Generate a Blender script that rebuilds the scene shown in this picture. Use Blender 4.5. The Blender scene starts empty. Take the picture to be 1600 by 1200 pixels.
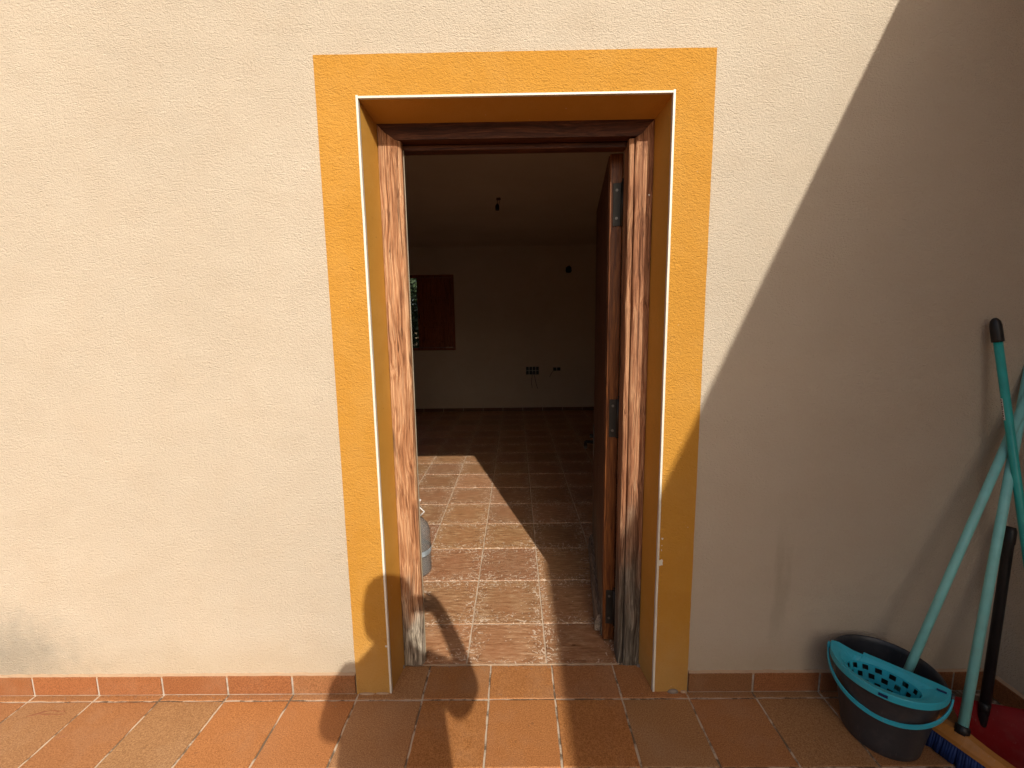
import bpy, bmesh, math, random
from mathutils import Vector, Matrix, noise as mnoise

random.seed(7)
S = bpy.context.scene
C = S.collection
PI = math.pi

# ------------------------------------------------------------------ camera, sky, sun, exposure
cam_d = bpy.data.cameras.new("camera")
cam = bpy.data.objects.new("camera", cam_d)
C.objects.link(cam)
YAW, PITCH, ROLL, FPX = 0.0087, 0.1334, -0.0132, 655.4
cy, sy = math.cos(YAW), math.sin(YAW)
cp, sp = math.cos(PITCH), math.sin(PITCH)
cr, sr = math.cos(ROLL), math.sin(ROLL)
r0 = Vector((cy, sy, 0)); f0 = Vector((-sy, cy, 0)); u0 = Vector((0, 0, 1))
FW = cp * f0 - sp * u0
u1 = cp * u0 + sp * f0
RT = cr * r0 + sr * u1
UP = -sr * r0 + cr * u1
M = Matrix((RT, UP, -FW)).transposed().to_4x4()
M.translation = Vector((-0.0095, -1.4328, 1.3755))
cam.matrix_world = M
cam_d.sensor_width = 36.0
cam_d.lens = FPX / 1600 * 36.0
cam_d.clip_start = 0.01
cam_d.clip_end = 800
S.camera = cam

SUN_DIR = Vector((-0.304, 1.0, -0.70)).normalized()      # direction the light travels
EL = math.asin(-SUN_DIR.z)
AZ = math.atan2(-SUN_DIR.x, -SUN_DIR.y)
W = bpy.data.worlds.new("World")
S.world = W
W.use_nodes = True
nt = W.node_tree
nt.nodes.clear()
sky_n = nt.nodes.new("ShaderNodeTexSky")
sky_n.sky_type = 'NISHITA'
sky_n.sun_disc = False
sky_n.sun_elevation = EL
sky_n.sun_rotation = AZ
sky_n.dust_density = 5.0
sky_n.air_density = 1.0
bg = nt.nodes.new("ShaderNodeBackground")
bg.inputs[1].default_value = 0.110
wo = nt.nodes.new("ShaderNodeOutputWorld")
nt.links.new(sky_n.outputs[0], bg.inputs[0])
nt.links.new(bg.outputs[0], wo.inputs[0])

sun_d = bpy.data.lights.new("sun", 'SUN')
sun_d.energy = 4.6
sun_d.angle = math.radians(0.53)
sun_d.color = (1.0, 0.94, 0.83)
sun = bpy.data.objects.new("sun", sun_d)
C.objects.link(sun)
sun.location = (3, -10, 8)
sun.rotation_euler = SUN_DIR.to_track_quat('-Z', 'Y').to_euler()

S.view_settings.view_transform = 'Standard'
S.view_settings.look = 'None'
S.view_settings.exposure = -0.08
S.view_settings.gamma = 1.0
S.view_settings.use_curve_mapping = False
S.render.engine = 'CYCLES'
S.cycles.max_bounces = 10
S.cycles.diffuse_bounces = 8
S.cycles.use_denoising = True
S.cycles.sample_clamp_indirect = 8.0

# ------------------------------------------------------------------ material helpers
class NT:
    def __init__(self, name, rough=0.8, spec=0.3):
        self.m = bpy.data.materials.new(name)
        self.m.use_nodes = True
        self.t = self.m.node_tree
        self.b = self.t.nodes["Principled BSDF"]
        self.b.inputs["Roughness"].default_value = rough
        self.b.inputs["Specular IOR Level"].default_value = spec
        self.tc = self.t.nodes.new("ShaderNodeTexCoord")
        self.oi = self.t.nodes.new("ShaderNodeObjectInfo")
    def L(self, a, b):
        self.t.links.new(a, b)
    def n(self, typ, **kw):
        nd = self.t.nodes.new(typ)
        for k, v in kw.items():
            setattr(nd, k, v)
        return nd
    def coords(self, scale=(1, 1, 1), rnd=0.0):
        mp = self.n("ShaderNodeMapping")
        mp.inputs["Scale"].default_value = scale
        if rnd:
            ad = self.n("ShaderNodeVectorMath", operation='MULTIPLY_ADD')
            cb = self.n("ShaderNodeCombineXYZ")
            for i in range(3):
                self.L(self.oi.outputs["Random"], cb.inputs[i])
            ad.inputs[1].default_value = (rnd, rnd * 1.7, rnd * 0.6)
            self.L(cb.outputs[0], ad.inputs[0])
            self.L(self.tc.outputs["Object"], ad.inputs[2])
            self.L(ad.outputs[0], mp.inputs[0])
        else:
            self.L(self.tc.outputs["Object"], mp.inputs[0])
        return mp.outputs[0]
    def noise(self, vec, scale, detail=4, rough=0.55, dist=0.0):
        nd = self.n("ShaderNodeTexNoise")
        nd.inputs["Scale"].default_value = scale
        nd.inputs["Detail"].default_value = detail
        nd.inputs["Roughness"].default_value = rough
        nd.inputs["Distortion"].default_value = dist
        self.L(vec, nd.inputs["Vector"])
        return nd.outputs[0]
    def ramp(self, fac, stops):
        nd = self.n("ShaderNodeValToRGB")
        cr_ = nd.color_ramp
        while len(cr_.elements) < len(stops):
            cr_.elements.new(0.5)
        for e, (p, c) in zip(cr_.elements, stops):
            e.position = p
            e.color = (c[0], c[1], c[2], 1) if hasattr(c, "__len__") else (c, c, c, 1)
        self.L(fac, nd.inputs[0])
        return nd.outputs[0]
    def mix(self, fac, a, b, mode='MIX'):
        nd = self.n("ShaderNodeMix", data_type='RGBA', blend_type=mode)
        for sock, v in ((nd.inputs[0], fac), (nd.inputs[6], a), (nd.inputs[7], b)):
            if hasattr(v, "is_linked"):
                self.L(v, sock)
            elif hasattr(v, "__len__"):
                sock.default_value = (v[0], v[1], v[2], 1)
            else:
                sock.default_value = v
        return nd.outputs[2]
    def math(self, op, a, b=0.0, c=0.0, clamp=False):
        nd = self.n("ShaderNodeMath", operation=op, use_clamp=clamp)
        for i, v in enumerate((a, b, c)):
            if hasattr(v, "is_linked"):
                self.L(v, nd.inputs[i])
            else:
                nd.inputs[i].default_value = v
        return nd.outputs[0]
    def sepxyz(self):
        nd = self.n("ShaderNodeSeparateXYZ")
        self.L(self.tc.outputs["Object"], nd.inputs[0])
        return nd.outputs
    def smooth(self, v, a, b):
        nd = self.n("ShaderNodeMapRange", interpolation_type='SMOOTHSTEP')
        self.L(v, nd.inputs[0])
        nd.inputs[1].default_value = a
        nd.inputs[2].default_value = b
        return nd.outputs[0]
    def bump(self, h, strength=0.5, dist=0.002, normal=None):
        nd = self.n("ShaderNodeBump")
        nd.inputs["Strength"].default_value = strength
        nd.inputs["Distance"].default_value = dist
        self.L(h, nd.inputs["Height"])
        if normal is not None:
            self.L(normal, nd.inputs["Normal"])
        return nd.outputs[0]
    def out(self, col=None, bump=None, rough=None):
        if col is not None:
            if hasattr(col, "is_linked"):
                self.L(col, self.b.inputs["Base Color"])
            else:
                self.b.inputs["Base Color"].default_value = (*col, 1)
        if bump is not None:
            self.L(bump, self.b.inputs["Normal"])
        if rough is not None:
            self.L(rough, self.b.inputs["Roughness"])
        return self.m

def mat_plain(name, col, rough=0.5, spec=0.4, var=0.12, metal=0.0, bscale=300, bstr=0.08, wear=0.0):
    k = NT(name, rough, spec)
    v = k.coords()
    n1 = k.noise(v, 18, 4)
    c = k.mix(k.ramp(n1, [(0.3, 0.0), (0.7, 1.0)]), tuple(x * (1 - var) for x in col), tuple(min(1, x * (1 + var)) for x in col))
    dst = k.noise(v, 11, 7, 0.75)
    c = k.mix(k.math('MULTIPLY', k.ramp(dst, [(0.50, 0.0), (0.68, 1.0)]), wear), c, (0.36, 0.30, 0.24))
    scr = k.noise(k.coords((1, 1, 0.06)), 160, 2)
    c = k.mix(k.math('MULTIPLY', k.ramp(scr, [(0.66, 0.0), (0.74, 1.0)]), wear * 1.5), c, (0.45, 0.42, 0.38))
    b = k.bump(k.noise(v, bscale, 2), bstr, 0.001)
    k.b.inputs["Metallic"].default_value = metal
    return k.out(c, b)

def mat_plaster(name, col, grain=0.0022, stains=False, strength=0.9, dusty=False):
    k = NT(name, 0.9, 0.15)
    v = k.coords()
    vg = k.coords((1.0, 1.0, 1.55))
    big = k.noise(v, 1.1, 5)
    med = k.noise(v, 7.0, 4)
    c1 = tuple(x * 0.93 for x in col)
    c2 = tuple(min(1, x * 1.05) for x in col)
    c = k.mix(k.ramp(big, [(0.3, 0.0), (0.72, 1.0)]), c1, c2)
    c = k.mix(k.math('MULTIPLY', k.ramp(med, [(0.42, 0.0), (0.75, 1.0)]), 0.25), c, (col[0] * 0.95, col[1] * 0.87, col[2] * 0.80))
    tro = k.noise(k.coords((1.0, 1.0, 2.6)), 2.6, 5, 0.6, 0.8)
    c = k.mix(k.math('MULTIPLY', k.ramp(tro, [(0.46, 0.0), (0.66, 1.0)]), 0.11), c, (col[0] * 0.80, col[1] * 0.74, col[2] * 0.66))
    fine = k.noise(vg, 210, 2, 0.5, 0.35)
    fine2 = k.noise(vg, 95, 2, 0.5, 0.2)
    speck = k.noise(v, 60, 2)
    c = k.mix(k.ramp(speck, [(0.755, 0.0), (0.79, 0.55)]), c, tuple(x * 0.45 for x in col))
    if stains:
        x, y, z = k.sepxyz()
        # mildew in the low left corner, growing out of the skirting
        dx = k.math('SUBTRACT', x, -2.02)
        dz = k.math('SUBTRACT', z, 0.13)
        d = k.math('SQRT', k.math('ADD', k.math('MULTIPLY', k.math('MULTIPLY', dx, dx), 0.45), k.math('MULTIPLY', k.math('MULTIPLY', dz, dz), 1.3)))
        d = k.math('ADD', d, k.math('MULTIPLY', k.math('SUBTRACT', k.noise(v, 14, 5, 0.65), 0.5), 0.30))
        f = k.math('SUBTRACT', 1.0, k.smooth(d, 0.02, 0.34))
        c = k.mix(k.math('MULTIPLY', f, 0.68), c, (0.24, 0.235, 0.20))
        # damp splash band above the skirting
        hz = k.math('SUBTRACT', 1.0, k.smooth(k.math('ADD', z, k.math('MULTIPLY', k.math('SUBTRACT', k.noise(v, 5, 4), 0.5), 0.25)), 0.08, 0.26))
        c = k.mix(k.math('MULTIPLY', hz, 0.28), c, (col[0] * 0.80, col[1] * 0.68, col[2] * 0.52))
        # old run mark at the right
        vx = k.coords((1.0, 1.0, 0.25))
        xr = k.math('ABSOLUTE', k.math('ADD', k.math('SUBTRACT', x, 0.965), k.math('MULTIPLY', k.math('SUBTRACT', k.noise(vx, 9, 3), 0.5), 0.16)))
        run = k.math('MULTIPLY', k.math('SUBTRACT', 1.0, k.smooth(xr, 0.004, 0.03)), k.math('MULTIPLY', k.smooth(z, 0.15, 0.3), k.math('SUBTRACT', 1.0, k.smooth(z, 0.52, 0.72))))
        c = k.mix(k.math('MULTIPLY', run, 0.30), c, (0.32, 0.27, 0.19))
    if dusty:
        x, y, z = k.sepxyz()
        hz = k.math('SUBTRACT', 1.0, k.smooth(k.math('ADD', z, k.math('MULTIPLY', k.math('SUBTRACT', k.noise(v, 7, 5, 0.65), 0.5), 0.5)), 0.03, 0.34))
        c = k.mix(k.math('MULTIPLY', hz, 0.30), c, (0.50, 0.34, 0.16))
        fade = k.noise(v, 3.2, 6, 0.7)
        c = k.mix(k.math('MULTIPLY', k.ramp(fade, [(0.45, 0.0), (0.68, 1.0)]), 0.22), c, (0.62, 0.37, 0.12))
        chip = k.noise(v, 75, 3, 0.6)
        c = k.mix(k.ramp(chip, [(0.735, 0.0), (0.75, 0.6)]), c, (0.66, 0.52, 0.33))
    hh = k.math('ADD', k.math('MULTIPLY', fine, 1.0), k.math('MULTIPLY', fine2, 0.8))
    b = k.bump(hh, strength, grain)
    b = k.bump(k.noise(v, 9, 3), 0.3, 0.008, b)
    b = k.bump(tro, 0.10, 0.02, b)
    return k.out(c, b)

def mat_terracotta(name):
    k = NT(name, 0.5, 0.35)
    v = k.coords((1, 1, 1), 13.0)
    big = k.noise(v, 7, 4)
    fine = k.noise(v, 260, 3, 0.65)
    grain = k.noise(v, 900, 2, 0.6)
    base = k.oi.outputs["Color"]
    c = k.mix(k.ramp(fine, [(0.34, 0.0), (0.66, 1.0)]), k.mix(1.0, base, (0.58, 0.52, 0.46), 'MULTIPLY'), k.mix(1.0, base, (1.28, 1.40, 1.55), 'MULTIPLY'))
    c = k.mix(k.math('MULTIPLY', k.ramp(big, [(0.35, 0.0), (0.75, 1.0)]), 0.35), c, k.mix(1.0, base, (0.80, 0.74, 0.70), 'MULTIPLY'))
    dust = k.noise(k.coords((1, 1, 1), 5.0), 3.2, 6, 0.65)
    c = k.mix(k.math('MULTIPLY', k.ramp(dust, [(0.50, 0.0), (0.72, 1.0)]), 0.22), c, (0.46, 0.33, 0.22))
    spot = k.noise(v, 45, 3)
    c = k.mix(k.ramp(spot, [(0.70, 0.0), (0.74, 0.5)]), c, (0.16, 0.07, 0.035))
    b = k.bump(grain, 0.25, 0.0006)
    b = k.bump(k.noise(v, 12, 3), 0.25, 0.002, b)
    rg = k.ramp(big, [(0.3, 0.42), (0.7, 0.62)])
    return k.out(c, b, rg)

def mat_rustic(name):
    k = NT(name, 0.4, 0.5)
    v = k.coords((1, 1, 1), 17.0)
    vs = k.coords((0.22, 1, 1), 17.0)
    st = k.noise(vs, 75, 6, 0.65, 0.3)
    big = k.noise(v, 9, 4)
    c = k.ramp(st, [(0.30, (0.19, 0.082, 0.036)), (0.44, (0.37, 0.185, 0.090)), (0.57, (0.49, 0.272, 0.146)), (0.71, (0.68, 0.45, 0.28))])
    c = k.mix(k.math('MULTIPLY', k.ramp(big, [(0.4, 0.0), (0.7, 1.0)]), 0.65), c, (0.42, 0.190, 0.092))
    c = k.mix(1.0, c, k.oi.outputs["Color"], 'MULTIPLY')
    # sun glints on the glossy relief, painted as pale flecks thicker towards the rims
    x, y, z = k.sepxyz()
    ed = k.math('MAXIMUM', k.math('ABSOLUTE', x), k.math('ABSOLUTE', y))
    rim = k.smooth(ed, 0.03, 0.16)
    fl = k.noise(v, 34, 3, 0.55, 2.8)
    m = k.math('ADD', fl, k.math('MULTIPLY', rim, 0.14))
    c = k.mix(k.ramp(m, [(0.705, 0.0), (0.730, 0.8)]), c, (0.80, 0.63, 0.48))
    h = k.math('ADD', k.math('MULTIPLY', st, 0.6), k.math('MULTIPLY', k.ramp(m, [(0.60, 0.0), (0.70, 1.0)]), -0.6))
    b = k.bump(h, 0.7, 0.0022)
    rg = k.ramp(st, [(0.3, 0.28), (0.7, 0.55)])
    return k.out(c, b, rg)

def mat_grout(name, light, dark):
    k = NT(name, 0.95, 0.1)
    v = k.coords()
    n1 = k.noise(v, 13, 5, 0.65)
    n2 = k.noise(v, 260, 3)
    c = k.mix(k.ramp(n1, [(0.48, 0.0), (0.56, 1.0)]), light, dark)
    c = k.mix(k.math('MULTIPLY', n2, 0.5), c, tuple(x * 0.55 for x in light))
    return k.out(c, k.bump(n2, 0.6, 0.002))

def mat_wood(name, axis, dark, mid, light, weather=False, rough=0.6, wz=(0.62, 0.12), wk=1.0):
    k = NT(name, rough, 0.3)
    def sc(t):
        q = [1.0, 1.0, 1.0]; q[axis] = t
        return tuple(q)
    # the grain bends round knots: warp the coordinates with a slow noise
    slow = k.n("ShaderNodeTexNoise")
    slow.inputs["Scale"].default_value = 9.0
    slow.inputs["Detail"].default_value = 2.0
    k.L(k.coords(sc(0.30)), slow.inputs["Vector"])
    ctr = k.n("ShaderNodeVectorMath", operation='SUBTRACT'); ctr.inputs[1].default_value = (0.5, 0.5, 0.5)
    k.L(slow.outputs[1], ctr.inputs[0])
    wa = k.n("ShaderNodeVectorMath", operation='MULTIPLY_ADD'); wa.inputs[1].default_value = (0.045, 0.045, 0.045)
    k.L(ctr.outputs[0], wa.inputs[0]); k.L(k.tc.outputs["Object"], wa.inputs[2])
    def warped(t):
        mp = k.n("ShaderNodeMapping"); mp.inputs["Scale"].default_value = sc(t)
        k.L(wa.outputs[0], mp.inputs[0])
        return mp.outputs[0]
    v = warped(0.024)
    v2 = warped(0.012)
    vv = k.coords()
    co = k.noise(v, 55, 3, 0.55)
    wv = k.noise(v, 175, 6, 0.72)
    fi = k.noise(v2, 420, 3, 0.6)
    g_ = k.math('ADD', k.math('MULTIPLY', co, 0.36), k.math('MULTIPLY', wv, 0.64))
    c = k.ramp(g_, [(0.40, dark), (0.49, mid), (0.58, light)])
    crack = k.math('ABSOLUTE', k.math('SUBTRACT', k.noise(v2, 70, 2, 0.5), 0.5))
    ck = k.math('MULTIPLY', k.ramp(crack, [(0.0, 1.0), (0.020, 0.0)]), k.ramp(k.noise(vv, 5, 2), [(0.45, 0.0), (0.60, 1.0)]))
    c = k.mix(k.math('MULTIPLY', k.ramp(fi, [(0.40, 1.0), (0.56, 0.0)]), 0.45), c, tuple(x * 0.75 for x in dark))
    kn = k.noise(k.coords(sc(0.22)), 13, 2, 0.5, 0.6)
    c = k.mix(k.ramp(kn, [(0.70, 0.0), (0.76, 0.8)]), c, (0.05, 0.02, 0.01))
    if weather:
        x, y, z = k.sepxyz()
        zz = k.math('ADD', z, k.math('MULTIPLY', k.math('SUBTRACT', k.noise(k.coords(sc(0.3)), 14, 4), 0.5), 0.8))
        wf = k.math('SUBTRACT', 1.0, k.smooth(zz, wz[1], wz[0]))
        w1, w2, w3 = [tuple(q * wk for q in w_) for w_ in ((0.10, 0.075, 0.052), (0.35, 0.295, 0.225), (0.62, 0.55, 0.45))]
        gr = k.ramp(g_, [(0.40, w1), (0.50, w2), (0.60, w3)])
        gr = k.mix(k.math('MULTIPLY', k.ramp(fi, [(0.40, 1.0), (0.56, 0.0)]), 0.6), gr, (0.045 * wk, 0.03 * wk, 0.022 * wk))
        c = k.mix(wf, c, gr)
        bl = k.ramp(k.noise(v, 24, 3), [(0.56, 0.0), (0.72, 0.30)])
        c = k.mix(bl, c, (0.55 * wk, 0.40 * wk, 0.28 * wk))
    c = k.mix(k.math('MULTIPLY', ck, 0.85), c, tuple(x * 0.35 for x in dark))
    h = k.math('SUBTRACT', k.math('ADD', wv, k.math('MULTIPLY', fi, 0.6)), k.math('MULTIPLY', ck, 0.7))
    b = k.bump(h, 0.9 if weather else 0.35, 0.003)
    return k.out(c, b)

CREAM = (0.557, 0.478, 0.375)
M_PLASTER = mat_plaster("cream_plaster", CREAM, 0.0055, True)
M_PLASTER_W = mat_plaster("cream_plaster_side", CREAM, 0.0055)
M_YELLOW = mat_plaster("ochre_paint", (0.535, 0.262, 0.042), 0.0050, False, 0.9, True)
M_REVEAL = mat_plaster("ochre_reveal_paint", (0.52, 0.262, 0.045), 0.0012, False, 0.5, True)
M_BEAD = mat_plain("white_bead", (0.72, 0.69, 0.60), 0.45, 0.4, 0.05, wear=0.3)
M_TERRA = mat_terracotta("terracotta")
M_RUSTIC = mat_rustic("rustic_tile")
M_GROUT = mat_grout("terrace_grout", (0.62, 0.50, 0.375), (0.12, 0.075, 0.042))
M_GROUT_IN = mat_grout("indoor_grout", (0.70, 0.55, 0.41), (0.55, 0.41, 0.29))
M_MORTAR = mat_plaster("mortar", (0.50, 0.345, 0.225), 0.003)
M_MORTAR_G = mat_plaster("grey_mortar", (0.27, 0.22, 0.18), 0.003)
M_JAMB = mat_wood("weathered_jamb", 2, (0.13, 0.046, 0.018), (0.42, 0.190, 0.085), (0.64, 0.375, 0.205), True, 0.75, (0.38, 0.10))
M_JAMB_R = mat_wood("weathered_jamb_shaded", 2, (0.12, 0.043, 0.018), (0.34, 0.148, 0.070), (0.49, 0.265, 0.140), True, 0.75, (0.78, 0.25), 0.45)  # right jamb: weathered wood, a darker copy with its shade put into the colour
M_HEAD = mat_wood("shaded_lintel_wood", 0, (0.035, 0.010, 0.004), (0.085, 0.026, 0.010), (0.14, 0.05, 0.02))  # darker than the jambs: the lintel's shade is put into the wood colour
M_DOOR = mat_wood("varnished_door", 2, (0.075, 0.022, 0.007), (0.17, 0.055, 0.015), (0.26, 0.095, 0.026), False, 0.4)
M_DOOR_OUT = mat_wood("door_face_wood", 2, (0.04, 0.014, 0.007), (0.10, 0.036, 0.015), (0.16, 0.062, 0.028), True, 0.65, (0.5, 0.1), 0.5)
M_SHUT = mat_wood("shutter_wood", 2, (0.15, 0.034, 0.012), (0.32, 0.085, 0.028), (0.42, 0.125, 0.045), False, 0.45)
M_BARW = mat_wood("grey_bar_wood", 1, (0.08, 0.055, 0.04), (0.22, 0.17, 0.13), (0.36, 0.29, 0.23))
M_IRON = mat_plain("blackened_iron", (0.035, 0.032, 0.028), 0.5, 0.5, 0.3, 0.6)
M_STEEL = mat_plain("screw_steel", (0.16, 0.15, 0.14), 0.5, 0.5, 0.2, 0.9)
M_SEAL = mat_plain("pale_seal", (0.30, 0.25, 0.18), 0.6, 0.3)
M_ROOM = mat_plaster("room_paint", (0.64, 0.56, 0.46), 0.001, False, 0.3)
M_SKIRT_IN = mat_plain("indoor_skirting", (0.16, 0.07, 0.035), 0.5)
M_BLACK = mat_plain("black_plastic", (0.012, 0.012, 0.013), 0.4, 0.4, wear=0.03)
M_BUCKET = mat_plain("dark_grey_plastic", (0.034, 0.035, 0.041), 0.42, 0.45, 0.12, wear=0.07)
M_TURQ = mat_plain("turquoise_plastic", (0.03, 0.42, 0.56), 0.35, 0.45, 0.06, wear=0.1)
M_PALE = mat_plain("pale_turquoise_coating", (0.24, 0.62, 0.60), 0.35, 0.4, 0.10, wear=0.14)
M_TEAL = mat_plain("teal_coating", (0.026, 0.37, 0.34), 0.28, 0.5, 0.12)
M_ORANGE = mat_plain("orange_plastic", (0.50, 0.205, 0.045), 0.4, 0.4, wear=0.2)
M_NAVY = mat_plain("navy_bristle", (0.012, 0.03, 0.12), 0.6, 0.3, 0.4)
M_RED = mat_plain("red_plastic", (0.19, 0.004, 0.006), 0.6, 0.2, 0.10, wear=0.07)
M_STRAND = mat_plain("mop_cotton", (0.55, 0.53, 0.48), 0.9, 0.1)
M_STICKER = mat_plain("white_sticker", (0.72, 0.70, 0.68), 0.4, 0.4)
M_INK = mat_plain("dark_print", (0.10, 0.04, 0.05), 0.5, 0.3)
M_EARTH = mat_grout("dry_earth", (0.26, 0.185, 0.11), (0.15, 0.115, 0.065))
M_ROOF = mat_plain("roof_tile_clay", (0.36, 0.16, 0.09), 0.8, 0.2)
M_SOFFIT = mat_plain("soffit_plaster", (0.60, 0.47, 0.33), 0.9, 0.1)
M_SKIN = mat_plain("skin", (0.50, 0.29, 0.20), 0.55, 0.3)
M_SHIRT = mat_plain("grey_shirt", (0.20, 0.22, 0.26), 0.9, 0.1)
M_TROUSER = mat_plain("blue_trousers", (0.05, 0.07, 0.14), 0.9, 0.1)
M_HAIR = mat_plain("dark_hair", (0.03, 0.02, 0.014), 0.6, 0.3)
M_SHOE = mat_plain("shoe_leather", (0.07, 0.05, 0.04), 0.6, 0.3)
M_BARK = mat_wood("bark", 2, (0.05, 0.04, 0.03), (0.12, 0.09, 0.06), (0.2, 0.16, 0.11))

def mat_leaf():
    k = NT("leaf", 0.5, 0.3)
    c = k.ramp(k.noise(k.coords(), 3, 3), [(0.3, (0.018, 0.035, 0.012)), (0.7, (0.05, 0.075, 0.028))])
    return k.out(c)
M_LEAF = mat_leaf()

def mat_clear():
    k = NT("clear_plastic", 0.12, 0.6)
    k.b.inputs["Alpha"].default_value = 0.34
    k.b.inputs["IOR"].default_value = 1.35
    k.b.inputs["Base Color"].default_value = (0.26, 0.25, 0.24, 1)
    return k.m
M_CLEAR = mat_clear()

# ------------------------------------------------------------------ geometry helpers
class MB:
    def __init__(self):
        self.v = []; self.f = []; self.sm = []
    def add(self, vs, fs, smooth=False):
        o = len(self.v)
        self.v += [tuple(p) for p in vs]
        self.f += [tuple(i + o for i in f) for f in fs]
        self.sm += [smooth] * len(fs)
        return self
    def box(self, x0, x1, y0, y1, z0, z1, bev=0.0, mat=None):
        bm = bmesh.new()
        bmesh.ops.create_cube(bm, size=1.0)
        for p in bm.verts:
            p.co = Vector(((x0 + x1) / 2 + p.co.x * (x1 - x0), (y0 + y1) / 2 + p.co.y * (y1 - y0), (z0 + z1) / 2 + p.co.z * (z1 - z0)))
        if bev:
            bmesh.ops.bevel(bm, geom=bm.edges[:], offset=bev, segments=2, affect='EDGES', profile=0.5)
        if mat is not None:
            bmesh.ops.transform(bm, matrix=mat, verts=bm.verts)
        bm.verts.index_update()
        self.add([p.co[:] for p in bm.verts], [[p.index for p in f.verts] for f in bm.faces])
        bm.free()
        return self
    def tube(self, pts, r, n=12, caps=True, radii=None):
        pts = [Vector(p) for p in pts]
        vs = []; fs = []
        ref = Vector((0, 0, 1))
        prev = None
        for i, p in enumerate(pts):
            if i == 0: d = pts[1] - p
            elif i == len(pts) - 1: d = p - pts[i - 1]
            else: d = (pts[i + 1] - p).normalized() + (p - pts[i - 1]).normalized()
            d.normalize()
            if prev is None:
                a = d.cross(ref)
                if a.length < 1e-3: a = d.cross(Vector((1, 0, 0)))
            else:
                a = prev - d * prev.dot(d)
            a.normalize(); prev = a
            b = d.cross(a)
            rr = radii[i] if radii else r
            for k in range(n):
                t = 2 * PI * k / n
                vs.append(p + a * rr * math.cos(t) + b * rr * math.sin(t))
        for i in range(len(pts) - 1):
            for k in range(n):
                fs.append((i * n + k, i * n + (k + 1) % n, (i + 1) * n + (k + 1) % n, (i + 1) * n + k))
        self.add(vs, fs, True)
        if caps:
            o = len(self.v) - len(vs)
            self.f.append(tuple(o + k for k in range(n))[::-1]); self.sm.append(False)
            self.f.append(tuple(o + (len(pts) - 1) * n + k for k in range(n))); self.sm.append(False)
        return self
    def lathe(self, prof, c=(0, 0, 0), n=48, closed=False):
        vs = []; fs = []
        m = len(prof)
        for k in range(n):
            t = 2 * PI * k / n
            for r, z in prof:
                vs.append((c[0] + r * math.cos(t), c[1] + r * math.sin(t), c[2] + z))
        for k in range(n):
            for j in range(m if closed else m - 1):
                j2 = (j + 1) % m
                fs.append((k * m + j, ((k + 1) % n) * m + j, ((k + 1) % n) * m + j2, k * m + j2))
        return self.add(vs, fs, True)
    def loft(self, rings, closed_ring=True, caps=True, smooth=False):
        n = len(rings[0])
        vs = [p for r in rings for p in r]
        fs = []
        for i in range(len(rings) - 1):
            for k in range(n if closed_ring else n - 1):
                fs.append((i * n + k, i * n + (k + 1) % n, (i + 1) * n + (k + 1) % n, (i + 1) * n + k))
        if caps:
            fs.append(tuple(range(n))[::-1])
            fs.append(tuple((len(rings) - 1) * n + k for k in range(n)))
        return self.add(vs, fs, smooth)
    def mesh(self, name):
        me = bpy.data.meshes.new(name)
        me.from_pydata(self.v, [], self.f)
        me.polygons.foreach_set("use_smooth", self.sm)
        bm = bmesh.new(); bm.from_mesh(me)
        bmesh.ops.recalc_face_normals(bm, faces=bm.faces)
        bm.to_mesh(me); bm.free()
        me.update()
        return me
    def build(self, name, m, parent=None, origin=None):
        me = self.mesh(name)
        o = bpy.data.objects.new(name, me)
        C.objects.link(o)
        if m is not None: me.materials.append(m)
        if origin is not None:
            me.transform(Matrix.Translation(-Vector(origin)))
            o.location = origin
        if parent is not None: o.parent = parent
        return o

def empty(name, loc=(0, 0, 0)):
    o = bpy.data.objects.new(name, None)
    o.empty_display_size = 0.1
    C.objects.link(o)
    o.location = loc
    return o
def tag(o, label=None, cat=None, group=None, kind=None):
    if label: o["label"] = label
    if cat: o["category"] = cat
    if group: o["group"] = group
    if kind: o["kind"] = kind
    return o
def inst(name, me, loc, parent, color=None, rot=(0, 0, 0)):
    o = bpy.data.objects.new(name, me)
    C.objects.link(o)
    o.location = loc
    o.rotation_euler = rot
    if color: o.color = (*color, 1)
    o.parent = parent
    return o
def jit(c, a=0.06):
    k = 1 + random.uniform(-a, a)
    return tuple(min(1, x * k * (1 + random.uniform(-a / 3, a / 3))) for x in c)

# ------------------------------------------------------------------ ground, terrace
g = MB(); g.add([(-300, -300, -0.14), (300, -300, -0.14), (300, 300, -0.14), (-300, 300, -0.14)], [(0, 1, 2, 3)])
tag(g.build("ground", M_EARTH), kind="structure")

terrace = MB().box(-6.0, 1.745, -5.0, 0.1275, -0.138, -0.0032).build("terrace", M_GROUT)
tag(terrace, kind="structure")

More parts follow.
